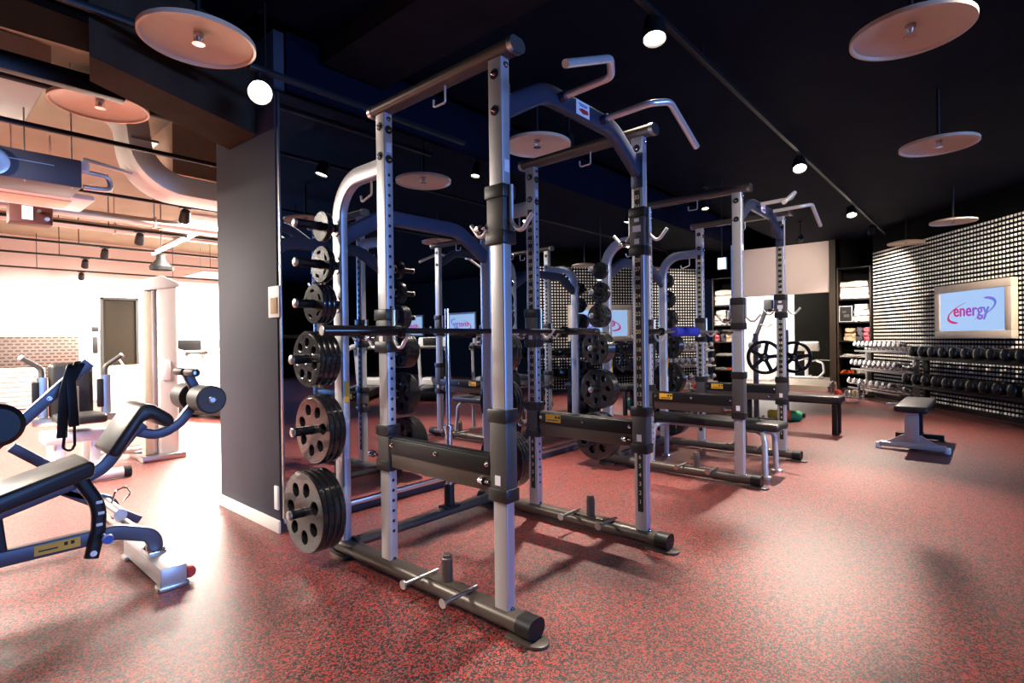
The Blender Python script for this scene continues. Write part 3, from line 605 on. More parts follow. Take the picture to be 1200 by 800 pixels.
# second bench behind it
t = thing('back_extension_bench', 'slate blue inclined bench frame with black roller pad, behind the decline bench', 'exercise bench', (-1.2, 2.75, 0))
BY = 2.75
MB().sweep([(-1.85, BY, 0.06), (-0.862, BY, 1.095)], rrect(0.056, 0.062, 0.006), (0, 1, 0)).build('inclined_post', M_BLUEFRAME, t)
MB().sweep([(-0.905, BY, 1.05), (-0.855, BY, 1.102)], rrect(0.062, 0.068, 0.006), (0, 1, 0)).build('post_sleeve', M_BLUEFRAME, t)
for q in ((-0.95, 1.0), (-1.05, 0.895)): hexbolt(q[0], BY-0.028, q[1], (0, -1, 0), 0.009, t)
MB().sweep([(-1.22, BY, 0.63), (-0.93, BY, 0.375)], rrect(0.05, 0.058, 0.006), (0, 1, 0)).build('brace', M_BLUEFRAME, t)
MB().sweep(fillet([(-1.75, BY, 0.27), (-1.05, BY, 0.36), (-0.75, BY, 0.21), (-0.72, BY, 0.10)], [0.3, 0.08], 6), rrect(0.05, 0.06, 0.006), (0, 1, 0)).build('lower_rail', M_BLUEFRAME, t)
MB().sweep([(-1.0, BY, 0.33), (-0.60, BY, 0.05)], rrect(0.05, 0.05, 0.006), (0, 1, 0)).build('foot_strut', M_BLUEFRAME, t)
for xx in (-0.70, -1.82):
    s = MB().cyl((xx, 2.40, 0.055), (xx, 3.1, 0.055), 0.040, 20).build('cross_foot', M_STEEL, t)
    for a, d in ((2.40, -1), (3.10, 1)): MB().lathe([(0.042, -0.04), (0.044, 0.0), (0.044, 0.014), (0.03, 0.02), (0, 0.02)], (xx, a, 0.055), (0, d, 0), 20).build('end_cap', M_BLACK, s)
MB().cyl((-0.79, 2.35, 0.21), (-0.79, 2.75, 0.21), 0.034, 18).build('foot_bar', M_STEEL, t)
pd = MB().lathe([(0, 0), (0.09, 0), (0.115, 0.02), (0.115, 0.28), (0.09, 0.30), (0, 0.30)], (-1.30, 2.45, 0.79), (0, 1, 0), 30).build('hip_pad', M_BLACK, t)
MB().sweep(fillet([(-0.79, 2.55, 0.24), (-0.77, 2.55, 0.31), (-0.72, 2.55, 0.33), (-0.69, 2.55, 0.28), (-0.73, 2.55, 0.24)], 0.02, 4), circ(0.006, 8)).build('pull_ring', M_CHROME, t)
MB().cyl((-1.08, 2.30, 0.44), (-1.08, 2.62, 0.44), 0.018, 14).build('foot_bar', M_BLACK, t)
# belt hanging over the post
t = thing('lifting_strap', 'black webbing strap hung over the blue inclined post', 'strap', (-0.95, 2.70, 1.0))
prf = rrect(0.055, 0.012, 0.005)
MB().sweep(fillet([(-0.945, 2.665, 0.72), (-0.955, 2.685, 1.0), (-0.905, 2.72, 1.10), (-0.885, 2.775, 1.115), (-0.92, 2.83, 1.03), (-0.96, 2.84, 0.80)], 0.05, 5), prf, (0.9, 0.3, 0.2)).build('webbing', M_BLACK, t)
MB().sweep(fillet([(-1.005, 2.66, 0.66), (-0.99, 2.67, 0.92), (-0.945, 2.70, 1.09), (-0.90, 2.77, 1.10)], 0.06, 5), prf, (0.9, 0.3, 0.2)).build('webbing', M_BLACK, t)
MB().sweep(fillet([(-0.99, 2.66, 0.70), (-1.00, 2.66, 0.60), (-0.965, 2.66, 0.57), (-0.945, 2.66, 0.61), (-0.945, 2.66, 0.72)], 0.02, 4), circ(0.008, 8)).build('buckle', M_BLACK, t)
# ------------------------------------------------------------------ bright hall at the left
t = thing('abdominal_machine', 'white exercise machine with black seat back and two curved side handles', 'exercise machine', (-0.55, 4.9, 0))
MB().box((-0.58, 4.95, 0.79), (0.33, 0.10, 0.52), 0.06, seg=4).build('seat_back', M_PAD, t)
MB().box((-0.58, 4.60, 0.56), (0.34, 0.40, 0.08), 0.03, seg=3).build('seat', M_PAD, t)
MB().cyl((-0.56, 4.86, 0.50), (-0.56, 4.86, 0.83), 0.022, 14).build('back_post', M_STEEL, t)
for sx, d in ((-0.79, -1), (-0.32, 1)):
    u = MB().sweep([(sx, 4.95, 0.52), (sx, 4.95, 0.92)], rrect(0.075, 0.09, 0.012), (1, 0, 0)).build('side_column', M_STEEL, t)
    MB().box((sx-0.05, 4.90, 0.75), (0.05, 0.05, 0.27), 0.01).build('side_pad', M_BLACK, u)
    MB().sweep(fillet([(sx, 4.95, 0.90), (sx, 4.95, 1.0), (sx+d*0.13, 4.95, 1.10)], 0.06, 6), circ(0.022, 14)).build('handle', M_FOAM, u)
    MB().lathe([(0.024, 0), (0.024, 0.02), (0, 0.024)], (sx+d*0.13, 4.95, 1.10), (d*0.8, 0, 0.6), 14).build('handle_tip', M_WHITEMACH, u)
MB().box((-0.56, 4.92, 0.52), (0.62, 0.12, 0.07), 0.012).build('cross_rail', M_STEEL, t)
MB().box((-0.60, 4.70, 0.40), (0.46, 0.30, 0.10), 0.02).build('seat_base', M_WHITEMACH, t)
for sx, sy in ((-0.72, 4.62), (-0.47, 4.62), (-0.72, 4.95), (-0.47, 4.95)):
    MB().box((sx, sy, 0.19), (0.075, 0.075, 0.38), 0.01).build('leg', M_WHITEMACH, t)
fr = MB().sweep([(-0.85, 4.45, 0.05), (-0.28, 4.45, 0.05)], circ(0.045, 18)).build('floor_tube', M_WHITEMACH, t)
MB().sweep([(-0.30, 4.45, 0.05), (-0.24, 4.45, 0.05)], circ(0.048, 18)).build('end_cap', M_BLACK, fr)
MB().sweep([(-0.75, 4.98, 0.05), (-0.45, 4.98, 0.05)], circ(0.045, 18)).build('floor_tube', M_WHITEMACH, t)
t = thing('cable_tower', 'tall white cable machine tower left of the dark pillar', 'exercise machine', (0.19, 5.15, 0))
MB().box((0.245, 5.2, 0.93), (0.20, 0.34, 1.80), 0.03, seg=3).build('shroud', M_WHITEMACH, t)
MB().box((0.07, 5.1, 0.96), (0.085, 0.12, 1.80), 0.012).build('guide_column', M_CREAM, t)
MB().box((0.118, 5.06, 0.95), (0.03, 0.05, 1.75), 0.008).build('trim_strip', M_SILVER, t)
MB().prism([(0.02, 1.80), (0.09, 1.90), (0.20, 1.93), (0.36, 1.86), (0.36, 1.82), (0.03, 1.76)], 'y', 5.02, 5.38).build('top_cap', M_WHITEMACH, t, bevel=0.01)
MB().box((0.18, 5.2, 0.03), (0.40, 0.5, 0.06), 0.01).build('base', M_STEEL, t)
MB().sweep(fillet([(-0.35, 5.5, 0.10), (0.0, 5.3, 0.10), (0.14, 5.2, 0.12)], 0.2, 6), circ(0.045, 16)).build('base_arm', M_STEEL, t)
MB().box((0.22, 5.02, 0.93), (0.08, 0.02, 0.20), 0.004).build('weight_placard', M_PAPER, t)
def treadmill(label, loc, rz, group='treadmills'):
    t = thing('treadmill', label, 'treadmill', loc, rz, group, local=True)
    d = MB().box((0, 0, 0.13), (0.62, 1.75, 0.14), 0.03).build('deck', M_BLACK, t)
    MB().box((0, -0.02, 0.205), (0.50, 1.66, 0.012), 0.003).build('belt', M_RUBBER, d)
    for s in (-1, 1):
        MB().box((s*0.29, -0.05, 0.215), (0.09, 1.70, 0.03), 0.01).build('side_rail', M_STEEL, d)
        MB().box((s*0.25, 0.7, 0.03), (0.1, 0.2, 0.06), 0.01).box((s*0.25, -0.75, 0.03), (0.1, 0.12, 0.06), 0.01).build('foot', M_BLACK, d)
        u = MB().sweep(fillet([(s*0.33, 0.80, 0.12), (s*0.33, 0.58, 1.02), (s*0.33, 0.40, 1.10), (s*0.33, 0.02, 1.04)], [0.18, 0.08], 8), rrect(0.07, 0.09, 0.02), (1, 0, 0)).build('upright', M_WHITEMACH, t)
        MB().sweep([(s*0.33, 0.30, 1.095), (s*0.33, 0.0, 1.045)], circ(0.032, 14)).build('grip', M_FOAM, u)
    MB().box((0, 0.80, 0.27), (0.60, 0.34, 0.20), 0.06, seg=4).build('motor_hood', M_WHITEMACH, t)
    c = MB().box((0, 0.50, 1.15), (0.64, 0.16, 0.26), 0.05, rot=None, seg=3).build('console', M_WHITEMACH, t)
    MB().box((0, 0.415, 1.18), (0.42, 0.014, 0.17), 0.004).build('console_screen', M_BLACK, c)
    MB().sweep([(-0.32, 0.42, 1.05), (0.32, 0.42, 1.05)], circ(0.028, 14)).build('front_bar', M_FOAM, c)
    return t
tm = treadmill('white treadmill with dark console beside the pillar in the bright hall', (1.75, 8.3, 0), 0.3)
dup(tm, (2.75, 8.9, 0), 0.3, 'white treadmill half hidden behind the dark pillar in the bright hall')
dup(tm, (5.0, -4.9, 0), -2.3, 'white treadmill mirrored behind the stored plates, left of the pair')
dup(tm, (5.85, -3.7, 0), -2.3, 'white treadmill mirrored beyond the upright chrome bar, right of the pair')
dup(tm, (6.6, -2.75, 0), -2.3, 'white treadmill standing just past the end of the studded wall')
# items on the far white wall
o = MB().box((0.10, 13.16, 0.97), (1.62, 0.05, 0.85), 0.006).build('lattice_panel', M_LATTICE); tag(o, 'pierced brown lattice panel hanging low on the white wall', 'wall panel')
struct('door_1', MB().box((1.65, 13.19, 1.10), (0.62, 0.04, 2.20)), mat('dark_door', (0.009, 0.0055, 0.0022), 0.6, 0, 3, 0.2, spec=0.15))
struct('trim_door', MB().box((1.32, 13.17, 1.12), (0.05, 0.08, 2.24)).box((1.98, 13.17, 1.12), (0.05, 0.08, 2.24)).box((1.65, 13.17, 2.23), (0.71, 0.08, 0.05)), M_INK)
t = thing('wicker_basket', 'pale wooden box with a stick, standing in front of the brown door', 'box', (1.6, 12.7, 0))
MB().box((1.62, 12.7, 0.62), (0.62, 0.3, 0.26), 0.02).build('box_body', M_CREAM, t)
MB().box((1.62, 12.7, 0.25), (0.6, 0.3, 0.50), 0.02).build('stand', M_WHITEMACH, t)
MB().sweep([(1.60, 12.66, 0.74), (1.48, 12.66, 0.94)], rrect(0.06, 0.03, 0.008), (0, 1, 0)).build('stick', M_CREAM, t)
t = thing('drawer_stack', 'low grey louvred unit under the lattice panel', 'cabinet', (-0.2, 12.4, 0))
MB().box((-0.15, 12.4, 0.40), (0.75, 0.4, 0.76), 0.01).build('body', M_WHITEMACH, t)
mb = MB()
for k in range(8): mb.box((-0.15, 12.19, 0.09+k*0.09), (0.70, 0.03, 0.055), 0.008)
mb.build('louvres', M_STEEL, t)
t = thing('wall_phone', 'black and grey handset mounted on the white wall beside the door', 'intercom', (1.20, 13.18, 1.2))
MB().box((1.20, 13.17, 1.55), (0.12, 0.05, 0.10), 0.01).box((1.20, 13.17, 1.2), (0.09, 0.06, 0.36), 0.02).build('cradle', M_BLACK, t)
MB().box((1.20, 13.16, 0.93), (0.10, 0.05, 0.10), 0.01).build('socket', M_STEEL, t)
# light switch panel on the dark pillar
t = thing('switch_panel', 'white switch plate with a tan dial on the dark pillar', 'switch', (-0.05, 1.915, 1.47))
MB().box((-0.058, 1.915, 1.47), (0.016, 0.15, 0.20), 0.004).build('switch_plate', M_PAPER, t)
MB().box((-0.068, 1.905, 1.445), (0.006, 0.09, 0.10), 0.002).build('dial', M_BEIGE, t)
o = MB().box((-0.056, 1.93, 0.22), (0.014, 0.05, 0.15), 0.004).build('wall_socket', M_PAPER); tag(o, 'small white socket low on the dark pillar by the bottom plate', 'socket')
# hall ceiling: tracks, lamps, ducts
hy = [(3.52, 'nearest'), (5.28, 'second'), (7.17, 'third'), (8.95, 'fourth'), (10.47, 'fifth'), (12.75, 'farthest')]
for y, nm in hy: track('ceiling_track', 'thin black light track in the bright hall, %s of the parallel rails' % nm, y, 2.75, -5, 7.8, 3.44)
for k, (x, y) in enumerate(((0.51, 5.325), (0.55, 7.215), (0.53, 8.995), (0.56, 10.515), (0.91, 12.79))):
    lab = ['black spotlight nearest the dark pillar in the bright hall', 'black spotlight on the third hall rail, left of the pendant', 'black spotlight on the fourth hall rail', 'small black spotlight on the fifth hall rail', 'smallest black spotlight on the farthest hall rail'][k]
    spot(lab, (x, y, 2.60), (x+0.2, y+1.6, 1.0), 420, 2.0, 0.045, 2.75, 'hall track spotlights')
for k, (x, ax, ay, lb) in enumerate(((-2.4, 0.2, 5.6, 'nearer'), (-3.4, -0.6, 5.0, 'farther'))):
    spot('black spotlight on the nearest hall rail left of the view, %s one' % lb, (x, 3.50, 2.60), (ax, ay, 0.9), 420, 1.7, 0.045, 2.75, 'hall track spotlights')  # unseen pair added to brighten the near faces of the hall machines
spot('black spotlight on the second hall rail hidden behind the dark pillar', (1.9, 5.245, 2.60), (0.0, 3.4, 0.0), 1300, 1.5, 0.045, 2.75, 'hall track spotlights')
t = thing('pendant_lamp', 'dark bell pendant lamp hanging in the bright hall', 'lamp', (0.75, 7.0, 2.3))
MB().lathe([(0.14, 0.0), (0.145, 0.04), (0.10, 0.10), (0.065, 0.14), (0.055, 0.20), (0.02, 0.23), (0, 0.23), (0, 0.22), (0.05, 0.195), (0.06, 0.135), (0.095, 0.095), (0.138, 0.035), (0.134, 0.0)], (0.75, 7.0, 2.22), (0, 0, 1), 32, close=True).build('shade', M_BLACK, t)
MB().cyl((0.75, 7.0, 2.44), (0.75, 7.0, 3.44), 0.006, 8).build('cord', M_BLACK, t)
MB().lathe([(0, -0.03), (0.025, -0.02), (0.035, 0.01), (0.02, 0.05), (0, 0.05)], (0.75, 7.0, 2.30), (0, 0, 1), 16).build('bulb', M_LAMP, t)
def batten(label, a, b, z):
    a, b = V((*a, z)), V((*b, z)); t = thing('tube_light', label, 'lamp', (a+b)/2, 0, 'hall tube lights')
    MB().sweep([a+V((0, 0, 0.03)), b+V((0, 0, 0.03))], rrect(0.09, 0.03, 0.005), (0.95, -0.3, 0)).build('housing', M_WHITEMACH, t)
    MB().sweep([a, b], circ(0.028, 12)).build('tube', M_TUBE, t)
batten('long white tube light beside the pillar in the bright hall', (1.25, 9.19), (1.1, 5.96), 2.75)
for k, (x, y, p) in enumerate(((3.5, 11.6, 3.0), (3.6, 8.6, 1.6), (-2.6, 8.6, 2.0), (-2.4, 4.6, 1.5), (1.5, 6.2, 1.2))):
    area('hall_lamp', (x, y, 2.72), (0, 0, 0), 1.6, 1.2, HALL_W*p, (1, 0.90, 0.78))  # area fill added to brighten the hall
    pn = thing('light_panel', ['flat white light panel close to the far white wall, hidden by the dark pillar', 'flat white light panel between the tube light and the right end of the hall', 'flat white light panel in the far left corner of the hall', 'flat white light panel at the near left of the hall', 'flat white light panel near the second hall rail, by the pillar'][k], 'lamp', (x, y, 2.75), 0, 'hall light panels')  # panel made up as a housing for the fill above
    MB().box((x, y, 2.745), (1.66, 1.26, 0.035), 0.008).build('panel_housing', M_WHITEMACH, pn)
    for sx in (-0.7, 0.7): MB().cyl((x+sx, y, 2.76), (x+sx, y, 3.45), 0.006, 8).build('hanger', M_STEEL, pn)
# white bent duct
t = thing('air_duct', 'white rectangular air duct with S bend under the hall ceiling', 'duct', (-0.2, 4.2, 3.0))
MB().sweep(fillet([(-0.70, 4.1, 3.28), (-0.30, 4.1, 3.26), (-0.24, 4.1, 2.62), (2.6, 4.1, 2.60)], [0.28, 0.36], 10), rrect(0.42, 0.17, 0.004), (0, 1, 0)).build('duct_run', M_DUCT, t)
mb = MB()
mb.box((-0.235, 4.1, 2.95), (0.20, 0.45, 0.02)).box((0.60, 4.1, 2.60), (0.02, 0.45, 0.20)).build('joint_flange', M_STEEL, t)
o = MB().box((1.3, 4.72, 3.08), (2.4, 0.8, 0.5), 0.01).build('duct_box', mat('duct_tan', (0.40, 0.31, 0.24), 0.6, 0, 4, 0.1)); tag(o, 'tan boxed duct behind the white S bend duct', 'duct')
# blue-grey fan coil unit
t = thing('fan_coil_unit', 'blue grey ceiling air unit hung above the white cassette panel', 'air conditioner', (-1.2, 4.15, 2.56))
MB().box((-1.30, 4.15, 2.57), (1.28, 0.45, 0.22), 0.006).build('casing', M_ACBLUE, t)
MB().box((-1.0, 3.92, 2.60), (0.34, 0.006, 0.006)).build('seam', M_STEEL, t)
MB().lathe([(0.10, 0), (0.10, 0.01), (0.085, 0.012), (0.03, 0.004), (0, 0.004)], (-1.18, 3.92, 2.56), (0, -1, 0), 24).build('fan_inlet', M_STEEL, t)
for xx in (-1.0, -0.72): MB().cyl((xx, 3.94, 2.45), (xx, 3.94, 3.0 if xx < -0.9 else 3.44), 0.006, 8).build('hanger', M_STEEL, t)
t = thing('insulated_pipe', 'silver foil wrapped pipe loop right of the blue grey unit', 'pipe', (-0.5, 4.1, 2.65))
MB().sweep(fillet([(-0.75, 4.1, 2.64), (-0.45, 4.1, 2.63), (-0.42, 4.1, 2.52), (-0.62, 4.1, 2.51)], [0.06, 0.06], 8), circ(0.022, 12)).build('pipe_loop', M_STEEL, t)
MB().sweep([(-0.62, 4.1, 2.74), (-0.28, 4.1, 2.70)], circ(0.018, 12)).build('pipe_branch', M_STEEL, t)
MB().lathe([(0.03, 0), (0.045, 0.02), (0.045, 0.08), (0.03, 0.10), (0, 0.10), (0, 0)], (-0.62, 4.1, 2.62), (0, 0, 1), 16).build('valve', M_PAPER, t)
t = thing('ceiling_cassette', 'flat white ceiling cassette panel under the blue grey unit', 'air conditioner', (-0.95, 4.72, 2.48))
MB().box((-1.05, 4.72, 2.50), (1.15, 0.60, 0.05), 0.02).build('panel', M_WHITEMACH, t)
MB().box((-1.02, 4.72, 2.472), (0.80, 0.34, 0.008), 0.003).build('grille', M_DISC, t)
t = thing('control_box', 'red brown wiring box with white label fixed below the hall ceiling', 'electrical box', (-0.77, 5.6, 2.5))
MB().box((-0.77, 5.6, 2.49), (0.32, 0.2, 0.17), 0.004).build('box_body', mat('red_board', (0.075, 0.014, 0.009), 0.6, 0, 12, 0.2), t)
MB().box((-0.80, 5.495, 2.50), (0.08, 0.01, 0.13)).build('label_card', M_PAPER, t)
MB().cyl((-0.66, 5.49, 2.45), (-0.66, 5.44, 2.45), 0.02, 12).cyl((-0.72, 5.49, 2.52), (-0.72, 5.44, 2.52), 0.016, 12).build('connector', M_STEEL, t)
MB().cyl((-0.9, 5.6, 2.55), (-0.9, 5.6, 3.44), 0.006, 8).build('hanger', M_STEEL, t)
for k, (y, z, r, lab) in enumerate(((3.3, 2.98, 0.03, 'dark steel pipe running below the tan hall ceiling'), (6.0, 2.66, 0.05, 'silver duct pipe crossing the hall behind the second rail'), (7.8, 2.85, 0.06, 'pale pipe crossing the hall near the pendant'))):
    t = thing('ceiling_pipe', lab, 'pipe', (0, y, z), 0, 'hall ceiling pipes')
    MB().cyl((-5.8, y, z), (7.9, y, z), r, 14).build('pipe_run', M_STEEL if k else M_BLACK, t)
    for xx in (-1.3, -0.55, 0.4): MB().cyl((xx, y, z+r), (xx, y, 3.44), 0.007, 8).box((xx, y, z), (0.02, 2*r+0.02, 2*r+0.02), 0.004).build('pipe_hanger', M_STEEL, t)
o = MB().box((-2.9, 2.52, 2.76), (4.4, 0.07, 0.10), 0.004).build('cable_tray', M_BLACK); tag(o, 'thick black cable tray crossing the upper left corner', 'cable tray')
o = MB().prism([(-2.4, 3.02), (-0.95, 3.02), (-0.90, 3.12), (-0.90, 3.34), (-2.4, 3.34)], 'y', 3.5, 4.4).build('duct_hood', M_DUCT); tag(o, 'grey sheet metal duct behind the yellow lit disc', 'duct')
# ------------------------------------------------------------------ screens
def screen(label, o, xd, w, h, b):
    """o centre of the screen, xd direction to the right as seen from the front"""
    xd = V(xd).normalized()
    t = thing('wall_screen', label, 'screen', o, math.atan2(xd.y, xd.x), 'lit wall screens', local=True)
    mb = MB()
    for c, sz in (((0, 0, h/2+b/2), (w+2*b, 0.09, b)), ((0, 0, -h/2-b/2), (w+2*b, 0.09, b)), ((-w/2-b/2, 0, 0), (b, 0.09, h)), ((w/2+b/2, 0, 0), (b, 0.09, h))): mb.box(c, sz, 0.008)
    mb.build('frame', M_CREAM, t)
    MB().box((0, 0, 0), (w, 0.05, h)).build('display', M_SCREEN, t)
    mb = MB()
    for k, (dx, dz) in enumerate(((0, 0), (0.008, 0), (-0.008, 0), (0, 0.004), (0, -0.004))): text(mb, 'energy', (dx, -0.0265-k*0.0002, dz), (1, 0, 0), (0, 0, 1), h*0.44)
    mb.build('lettering', M_LOGO, t)
    mb = MB()
    def crescent(cx, cz, rx, rz, a0, a1, tk, pw, tilt, n=36):
        A, B = [], []
        for i in range(n+1):
            q = i/n; a = a0+(a1-a0)*q; k = tk*(0.12+math.sin(PI*q**pw)**1.5)*(1 if 0.02 < q < 0.98 else 0.3)
            for lst, kk in ((A, k/2), (B, -k/2)):
                px, pz = (rx+kk)*math.cos(a), (rz+kk)*math.sin(a)
                lst.append(mb.bm.verts.new((cx+px*math.cos(tilt)-pz*math.sin(tilt), -0.0275, cz+px*math.sin(tilt)+pz*math.cos(tilt))))
        for i in range(n): mb.bm.faces.new((A[i], A[i+1], B[i+1], B[i]))
    crescent(-0.01*w, -0.01*h, 0.36*w, 0.24*h, PI*1.30, PI*0.52, 0.075*h, 0.5, 0.22)
    crescent(0.01*w, 0.0, 0.36*w, 0.24*h, PI*0.30, -PI*0.48, 0.075*h, 0.5, 0.22)
    mb.build('swoosh', M_LOGO, t)
    return t
screen('wide cream framed screen on the studded wall, showing purple lettering', W(2.68, 0.055, 1.545), T, 1.28, 0.59, 0.115)
screen('cream framed screen on the dark wall behind the treadmills, mirrored at far left', (10.46, -10.2, 1.72), (0, -1, 0), 1.28, 0.62, 0.06)
screen('cream framed screen on the dark wall behind the treadmills, mirrored nearer the centre', (10.46, -7.6, 1.72), (0, -1, 0), 1.28, 0.62, 0.06)
# ------------------------------------------------------------------ dumbbells and their racks
def dumbbell(m_head, r, hl, gl, name='dumbbell'):
    t = thing(name, '', 'dumbbell', (0, 0, 0), 0, None, local=True)
    L = gl+2*hl
    MB().cyl((0, -gl/2-0.01, 0), (0, gl/2+0.01, 0), 0.016, 14).build('handle', M_CHROME, t)
    for s in (-1, 1):
        h = MB().lathe([(0, 0), (r*0.8, 0), (r*0.95, 0.006), (r, 0.02), (r, hl-0.02), (r*0.95, hl-0.006), (r*0.8, hl), (0, hl)], (0, s*gl/2, 0), (0, s, 0), 24).build('head', m_head, t)
        MB().lathe([(r*0.52, hl-0.004), (r*0.52, hl+0.003), (r*0.46, hl+0.004), (0, hl+0.001)], (0, s*gl/2, 0), (0, s, 0), 20).build('head_cap', M_RUBBER if m_head is M_RUBBER else M_STEEL, h)
    return t
AW = math.atan2(T.y, T.x)
def saddle_rack(name, label, s0, s1, tiers, depth, m, low):
    t = thing(name, label, 'dumbbell rack', W((s0+s1)/2, 0.32, 0))
    for s in (s0+0.10, s1-0.10):
        u = wbox(wbox(MB(), s, 0.16, low/2+0.02, (0.07, 0.08, low), 0.006), s, 0.34, 0.03, (0.08, 0.56, 0.06), 0.006).build('end_frame', m, t)
    for z, off in tiers:
        sh = wbox(wbox(MB(), (s0+s1)/2, off-0.09, z-0.075, (s1-s0, 0.05, 0.03), 0.005), (s0+s1)/2, off+0.09, z-0.095, (s1-s0, 0.05, 0.03), 0.005).build('tier_rail', m, t)
        wbox(wbox(MB(), s0+0.10, (off+0.16)/2, z-0.11, (0.04, max(off-0.05, 0.06), 0.04), 0.004), s1-0.10, (off+0.16)/2, z-0.11, (0.04, max(off-0.05, 0.06), 0.04), 0.004).build('tier_bracket', m, sh)
    return t
saddle_rack('dumbbell_rack', 'pale three tier rack of chrome dumbbells left of the wall screen', 0.02, 1.66, ((0.99, 0.25), (0.64, 0.32), (0.28, 0.38)), 0.5, M_STEEL, 1.0)
pr = dumbbell(M_CHROME, 0.056, 0.11, 0.12); first = True
for ti, (z, off, n, s0) in enumerate(((0.99, 0.25, 11, 0.08), (0.64, 0.32, 10, 0.10), (0.28, 0.38, 8, 0.10))):
    for k in range(n):
        s = s0+k*(1.62-s0)/n+0.04
        o = pr if first else dup(pr, (0, 0, 0)); first = False
        o.location = W(s, off, z+0.005); o.rotation_euler = (0.30, 0, AW+PI)
        tag(o, '%s chrome dumbbell from the left on the %s tier of the pale rack' % (ORD[k], ['top', 'middle', 'bottom'][ti]), 'dumbbell', 'chrome dumbbells')
saddle_rack('dumbbell_rack', 'long black two tier rack of black dumbbells under the wall screen', 1.72, 5.0, ((0.90, 0.26), (0.46, 0.36)), 0.5, M_BLACK, 0.92)
pb = dumbbell(M_RUBBER, 0.083, 0.105, 0.125); first = True
for ti, (z, off) in enumerate(((0.90, 0.26), (0.46, 0.36))):
    for k in range(12):
        s = 1.87+k*0.235
        o = pb if first else dup(pb, (0, 0, 0)); first = False
        o.location = W(s, off, z+0.02); o.rotation_euler = (0.08, 0, AW+PI)
        tag(o, '%s black dumbbell from the left on the %s tier under the wall screen' % (ORD[k], ['upper', 'lower'][ti]), 'dumbbell', 'black round dumbbells')
# ------------------------------------------------------------------ benches in the middle and right
t = thing('flat_bench', 'grey topped flat bench standing alone in front of the black dumbbell rack', 'exercise bench', (5.8, -0.88, 0))
MB().box((5.75, -0.88, 0.435), (1.10, 0.29, 0.07), 0.028, seg=3).build('pad', M_PAD, t)
MB().box((5.75, -0.88, 0.385), (0.95, 0.10, 0.03), 0.006).build('pad_frame', M_SILVER, t)
MB().prism([(-0.94, 0.10), (-0.82, 0.10), (-0.82, 0.37), (-0.94, 0.37)], 'x', 5.28, 5.34).build('column', M_SILVER, t, bevel=0.006)
MB().prism([(-1.10, 0.075), (-0.66, 0.075), (-0.80, 0.16), (-0.96, 0.16)], 'x', 5.30, 5.325).build('gusset', M_SILVER, t)
MB().box((5.32, -0.88, 0.05), (0.08, 0.56, 0.05), 0.006).build('foot_bar', M_SILVER, t)
for yy in (-1.17, -0.59):
    MB().box((5.32, yy, 0.03), (0.07, 0.05, 0.06), 0.01).build('rubber_foot', M_PAPER, t)
MB().sweep([(5.31, -0.88, 0.05), (6.15, -0.88, 0.05)], rrect(0.08, 0.06, 0.006), (0, 1, 0)).build('spine', M_BLACK, t)
MB().sweep([(6.1, -0.88, 0.07), (6.1, -0.88, 0.39)], rrect(0.07, 0.07, 0.006), (0, 1, 0)).build('column', M_BLACK, t)
MB().box((6.12, -0.88, 0.04), (0.08, 0.45, 0.05), 0.006).box((6.12, -0.68, 0.012), (0.06, 0.05, 0.024)).box((6.12, -1.08, 0.012), (0.06, 0.05, 0.024)).build('foot_bar', M_BLACK, t)
t = thing('flat_bench', 'low black bench with square black legs in front of the opening', 'exercise bench', (5.95, 0.5, 0))
MB().box((5.95, 0.45, 0.43), (0.30, 1.20, 0.07), 0.02, seg=3).build('pad', M_PAD, t)
MB().box((5.95, 0.45, 0.385), (0.22, 1.14, 0.03), 0.004).build('pad_frame', M_BLACK, t)
for xx in (5.85, 6.07):
    for yy in (-0.08, 0.98): MB().box((xx, yy, 0.19), (0.055, 0.055, 0.38), 0.005).build('leg', M_BLACK, t)
t = thing('flat_bench', 'black padded bench with curved silver legs standing inside the second rack', 'exercise bench', (3.42, 0.45, 0))
MB().box((3.40, 0.45, 0.425), (0.30, 1.22, 0.07), 0.028, seg=3).build('pad', M_PAD, t)
MB().box((3.40, 0.45, 0.375), (0.10, 1.05, 0.04), 0.006).build('pad_frame', M_SILVER, t)
for d in (-1, 1):
    for yy, e in ((0.05, -0.10), (0.88, 0.12)):
        l = MB().sweep(fillet([(3.40+d*0.04, yy+0.0, 0.375), (3.40+d*0.14, yy+e*0.9, 0.365), (3.40+d*0.16, yy+e, 0.02)], 0.14, 8), circ(0.024, 14)).build('leg', M_SILVER, t)
        MB().lathe([(0, 0), (0.05, 0), (0.05, 0.012), (0.03, 0.022), (0, 0.022)], (3.40+d*0.16, yy+e, 0), (0, 0, 1), 20).build('foot_disc', M_STEEL, l)
# foam roller on the floor
t = thing('foam_roller', 'yellow and orange foam roller with green end on the floor', 'foam roller', (6.75, 0.6, 0.075))
ax = V((0.25, -0.97, 0)).normalized(); o0 = V((6.66, 0.92, 0.075))
MB().lathe([(0, 0), (0.06, 0), (0.075, 0.03), (0.075, 0.20), (0.07, 0.20)], o0, ax, 24).build('body', M_YFOAM, t)
MB().lathe([(0.0745, 0.20), (0.075, 0.30), (0.0745, 0.30)], o0, ax, 24).build('band', M_OFOAM, t)
MB().lathe([(0.075, 0.30), (0.075, 0.40), (0.05, 0.44), (0, 0.44)], o0, ax, 24).build('end', M_GREEN, t)
